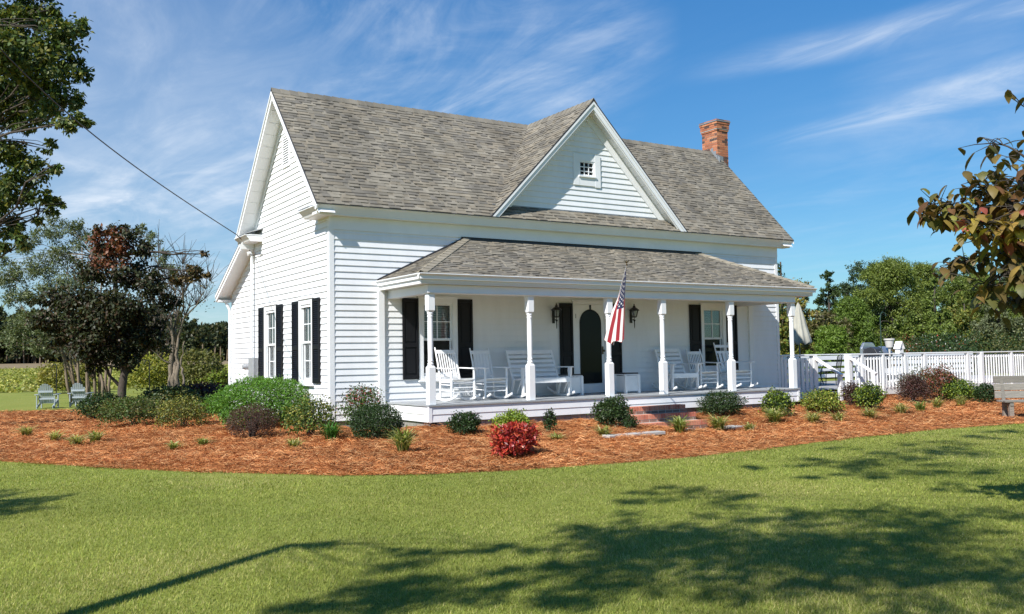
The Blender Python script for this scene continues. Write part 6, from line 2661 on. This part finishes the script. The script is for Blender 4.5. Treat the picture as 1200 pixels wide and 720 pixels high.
tr = [(0, 0, 0), (.1, .2, 3), (.3, .8, 6), (.6, 1.8, 9), (.9, 2.6, 12), (1, 3, 14)]
cl = []
for (u, v, h, rad) in ((1000, 545, 11, .6), (940, 540, 11, .5), (1060, 535, 11.4, .75), (1120, 530, 11.6, .8), (1100, 550, 11, .6), (1040, 553, 10.8, .5), (970, 556, 10.6, .35), (900, 545, 11, .35), (1190, 505, 12.4, .5), (1150, 512, 12.4, .45),
                       (1100, 518, 12, .45), (1130, 572, 10.6, .4), (1060, 520, 12, .3), (985, 525, 11.8, .3)):
    c, rr = shade_clump(u, v, h, rad)
    cl.append((c - b, rr))
crown_tree('shade_tree', 'taller shade tree standing behind the viewpoint, right of the large one', b, tr, [], cl, 560, .14, G_MID, 603, trunk_r=.34, limb_r=.010)

# ------------------------------------------------------------------ turf and pine straw
g = np.random.default_rng(700)
ang0 = math.atan2(FWD[1], FWD[0])


def wedge(n, r0, r1, a0, a1, p):
    """points on the ground in front of the viewpoint, denser near it"""
    u = g.random(n)
    if p == 1:
        r_ = r0 * (r1 / r0) ** u
    else:
        r_ = (r0 ** (1 - p + 1) + u * (r1 ** (1 - p + 1) - r0 ** (1 - p + 1))) ** (1 / (2 - p))
    th = g.uniform(a0, a1, n)
    return CAM[0] + r_ * np.cos(ang0 - th), CAM[1] + r_ * np.sin(ang0 - th), r_


X, Y, R_ = wedge(820000, 3.6, 27, -.66, .66, 1)
ed = edge_dist(X, Y, BED)
k = ~in_poly(X, Y, BED) | (ed < .05)
X, Y, R_ = X[k], Y[k], R_[k]
n = len(X)
Z = ground(X, Y)
hgt = g.uniform(.012, .030, n) * (.75 + .5 * vnoise(X, Y, .7, 21))
yaw = g.uniform(0, 2 * math.pi, n)
lean = g.uniform(.3, 1.6, n)
wd = g.uniform(.0035, .0065, n) * np.maximum(1, R_ / 8)
dx, dy = np.cos(yaw), np.sin(yaw)
B = np.stack([X, Y, Z], -1)
side = np.stack([-dy, dx, np.zeros(n)], -1) * wd[:, None] * .5
tip = B + np.stack([dx * hgt * lean, dy * hgt * lean, hgt], -1)
V = np.stack([B - side, B + side, tip], 1).reshape(-1, 3)
F = np.arange(3 * n).reshape(n, 3)
pal = np.array([1.02, 1.07, 1.0]) * np.array([(.225, .26, .052), (.275, .29, .064), (.185, .22, .044), (.32, .31, .085), (.40, .35, .15)])
w = np.array([.3, .28, .2, .15, .07])
pm = vnoise(X, Y, 1.6, 22)
ci = g.choice(5, n, p=w / w.sum())
dry = g.random(n) < .34 * sstep(.5, .9, pm)
ci[dry] = 4
cols = pal[ci] * np.exp(g.normal(0, .16, (n, 1))) * (.66 + .30 * vnoise(X, Y, 2.8, 23) + .26 * vnoise(X, Y, .5, 24) + .18 * vnoise(X, Y, .16, 25))[:, None]
gr_ = raw_mesh('turf', V, F, M['blade'], cols)
tag(gr_, 'short green lawn grass with a few straw coloured blades', 'grass', kind='stuff')

X, Y, R_ = wedge(640000, 9.5, 42, -.66, .66, 1)
k = (in_poly(X, Y, BED) | ((edge_dist(X, Y, BED) < .30 * vnoise(X, Y, .5, 41) * g.random(len(X))) & (vnoise(X, Y, .9, 42) > .35))) & ~((X > .1) & (X < 12.5) & (Y > -1.7) & (Y < 6.8)) & ~((X > 13.2) & (Y > .3))
X, Y, R_ = X[k], Y[k], R_[k]
n = len(X)
yaw = g.uniform(0, 2 * math.pi, n)
L = g.uniform(.08, .19, n)
Zb = np.where(in_poly(X, Y, BED), bed_height(X, Y), ground(X, Y) + .02) + g.uniform(.0, .028, n)
pit = g.normal(.08, .30, n)
bend = g.normal(0, .6, n)
wd = g.uniform(.0035, .0065, n) * np.maximum(1, R_ / 16)
pts = []
x0_, y0_, z0_ = X.copy(), Y.copy(), Zb.copy()
for s in range(3):
    a = yaw + bend * (s - 1)
    if s:
        x0_ = x0_ + np.cos(a) * L / 2
        y0_ = y0_ + np.sin(a) * L / 2
        z0_ = z0_ + np.sin(pit) * L / 2 * (1 if s == 1 else -.6)
    wv = wd * (1 if s < 2 else .5)
    pts.append(np.stack([x0_ + np.sin(a) * wv / 2, y0_ - np.cos(a) * wv / 2, z0_], -1))
    pts.append(np.stack([x0_ - np.sin(a) * wv / 2, y0_ + np.cos(a) * wv / 2, z0_ + wv * .5], -1))
V = np.stack(pts, 1).reshape(-1, 3)
bb = np.arange(n)[:, None] * 6
F = np.concatenate([bb + np.array([[0, 1, 3, 2]]), bb + np.array([[2, 3, 5, 4]])], 0)
pal = np.array([(.46, .175, .058), (.37, .13, .044), (.52, .235, .085), (.23, .08, .032), (.62, .35, .16), (.48, .19, .065)])
cols = pal[g.integers(0, 6, n)] * np.exp(g.normal(0, .18, (n, 1))) * (.62 + .36 * vnoise(X, Y, 1.1, 31) + .40 * vnoise(X, Y, .33, 32))[:, None]
st = raw_mesh('pine_straw', V, F, M['straw'], np.concatenate([cols, cols], 0))
tag(st, 'orange brown pine needles strewn over the planting bed', 'pine straw', kind='stuff')
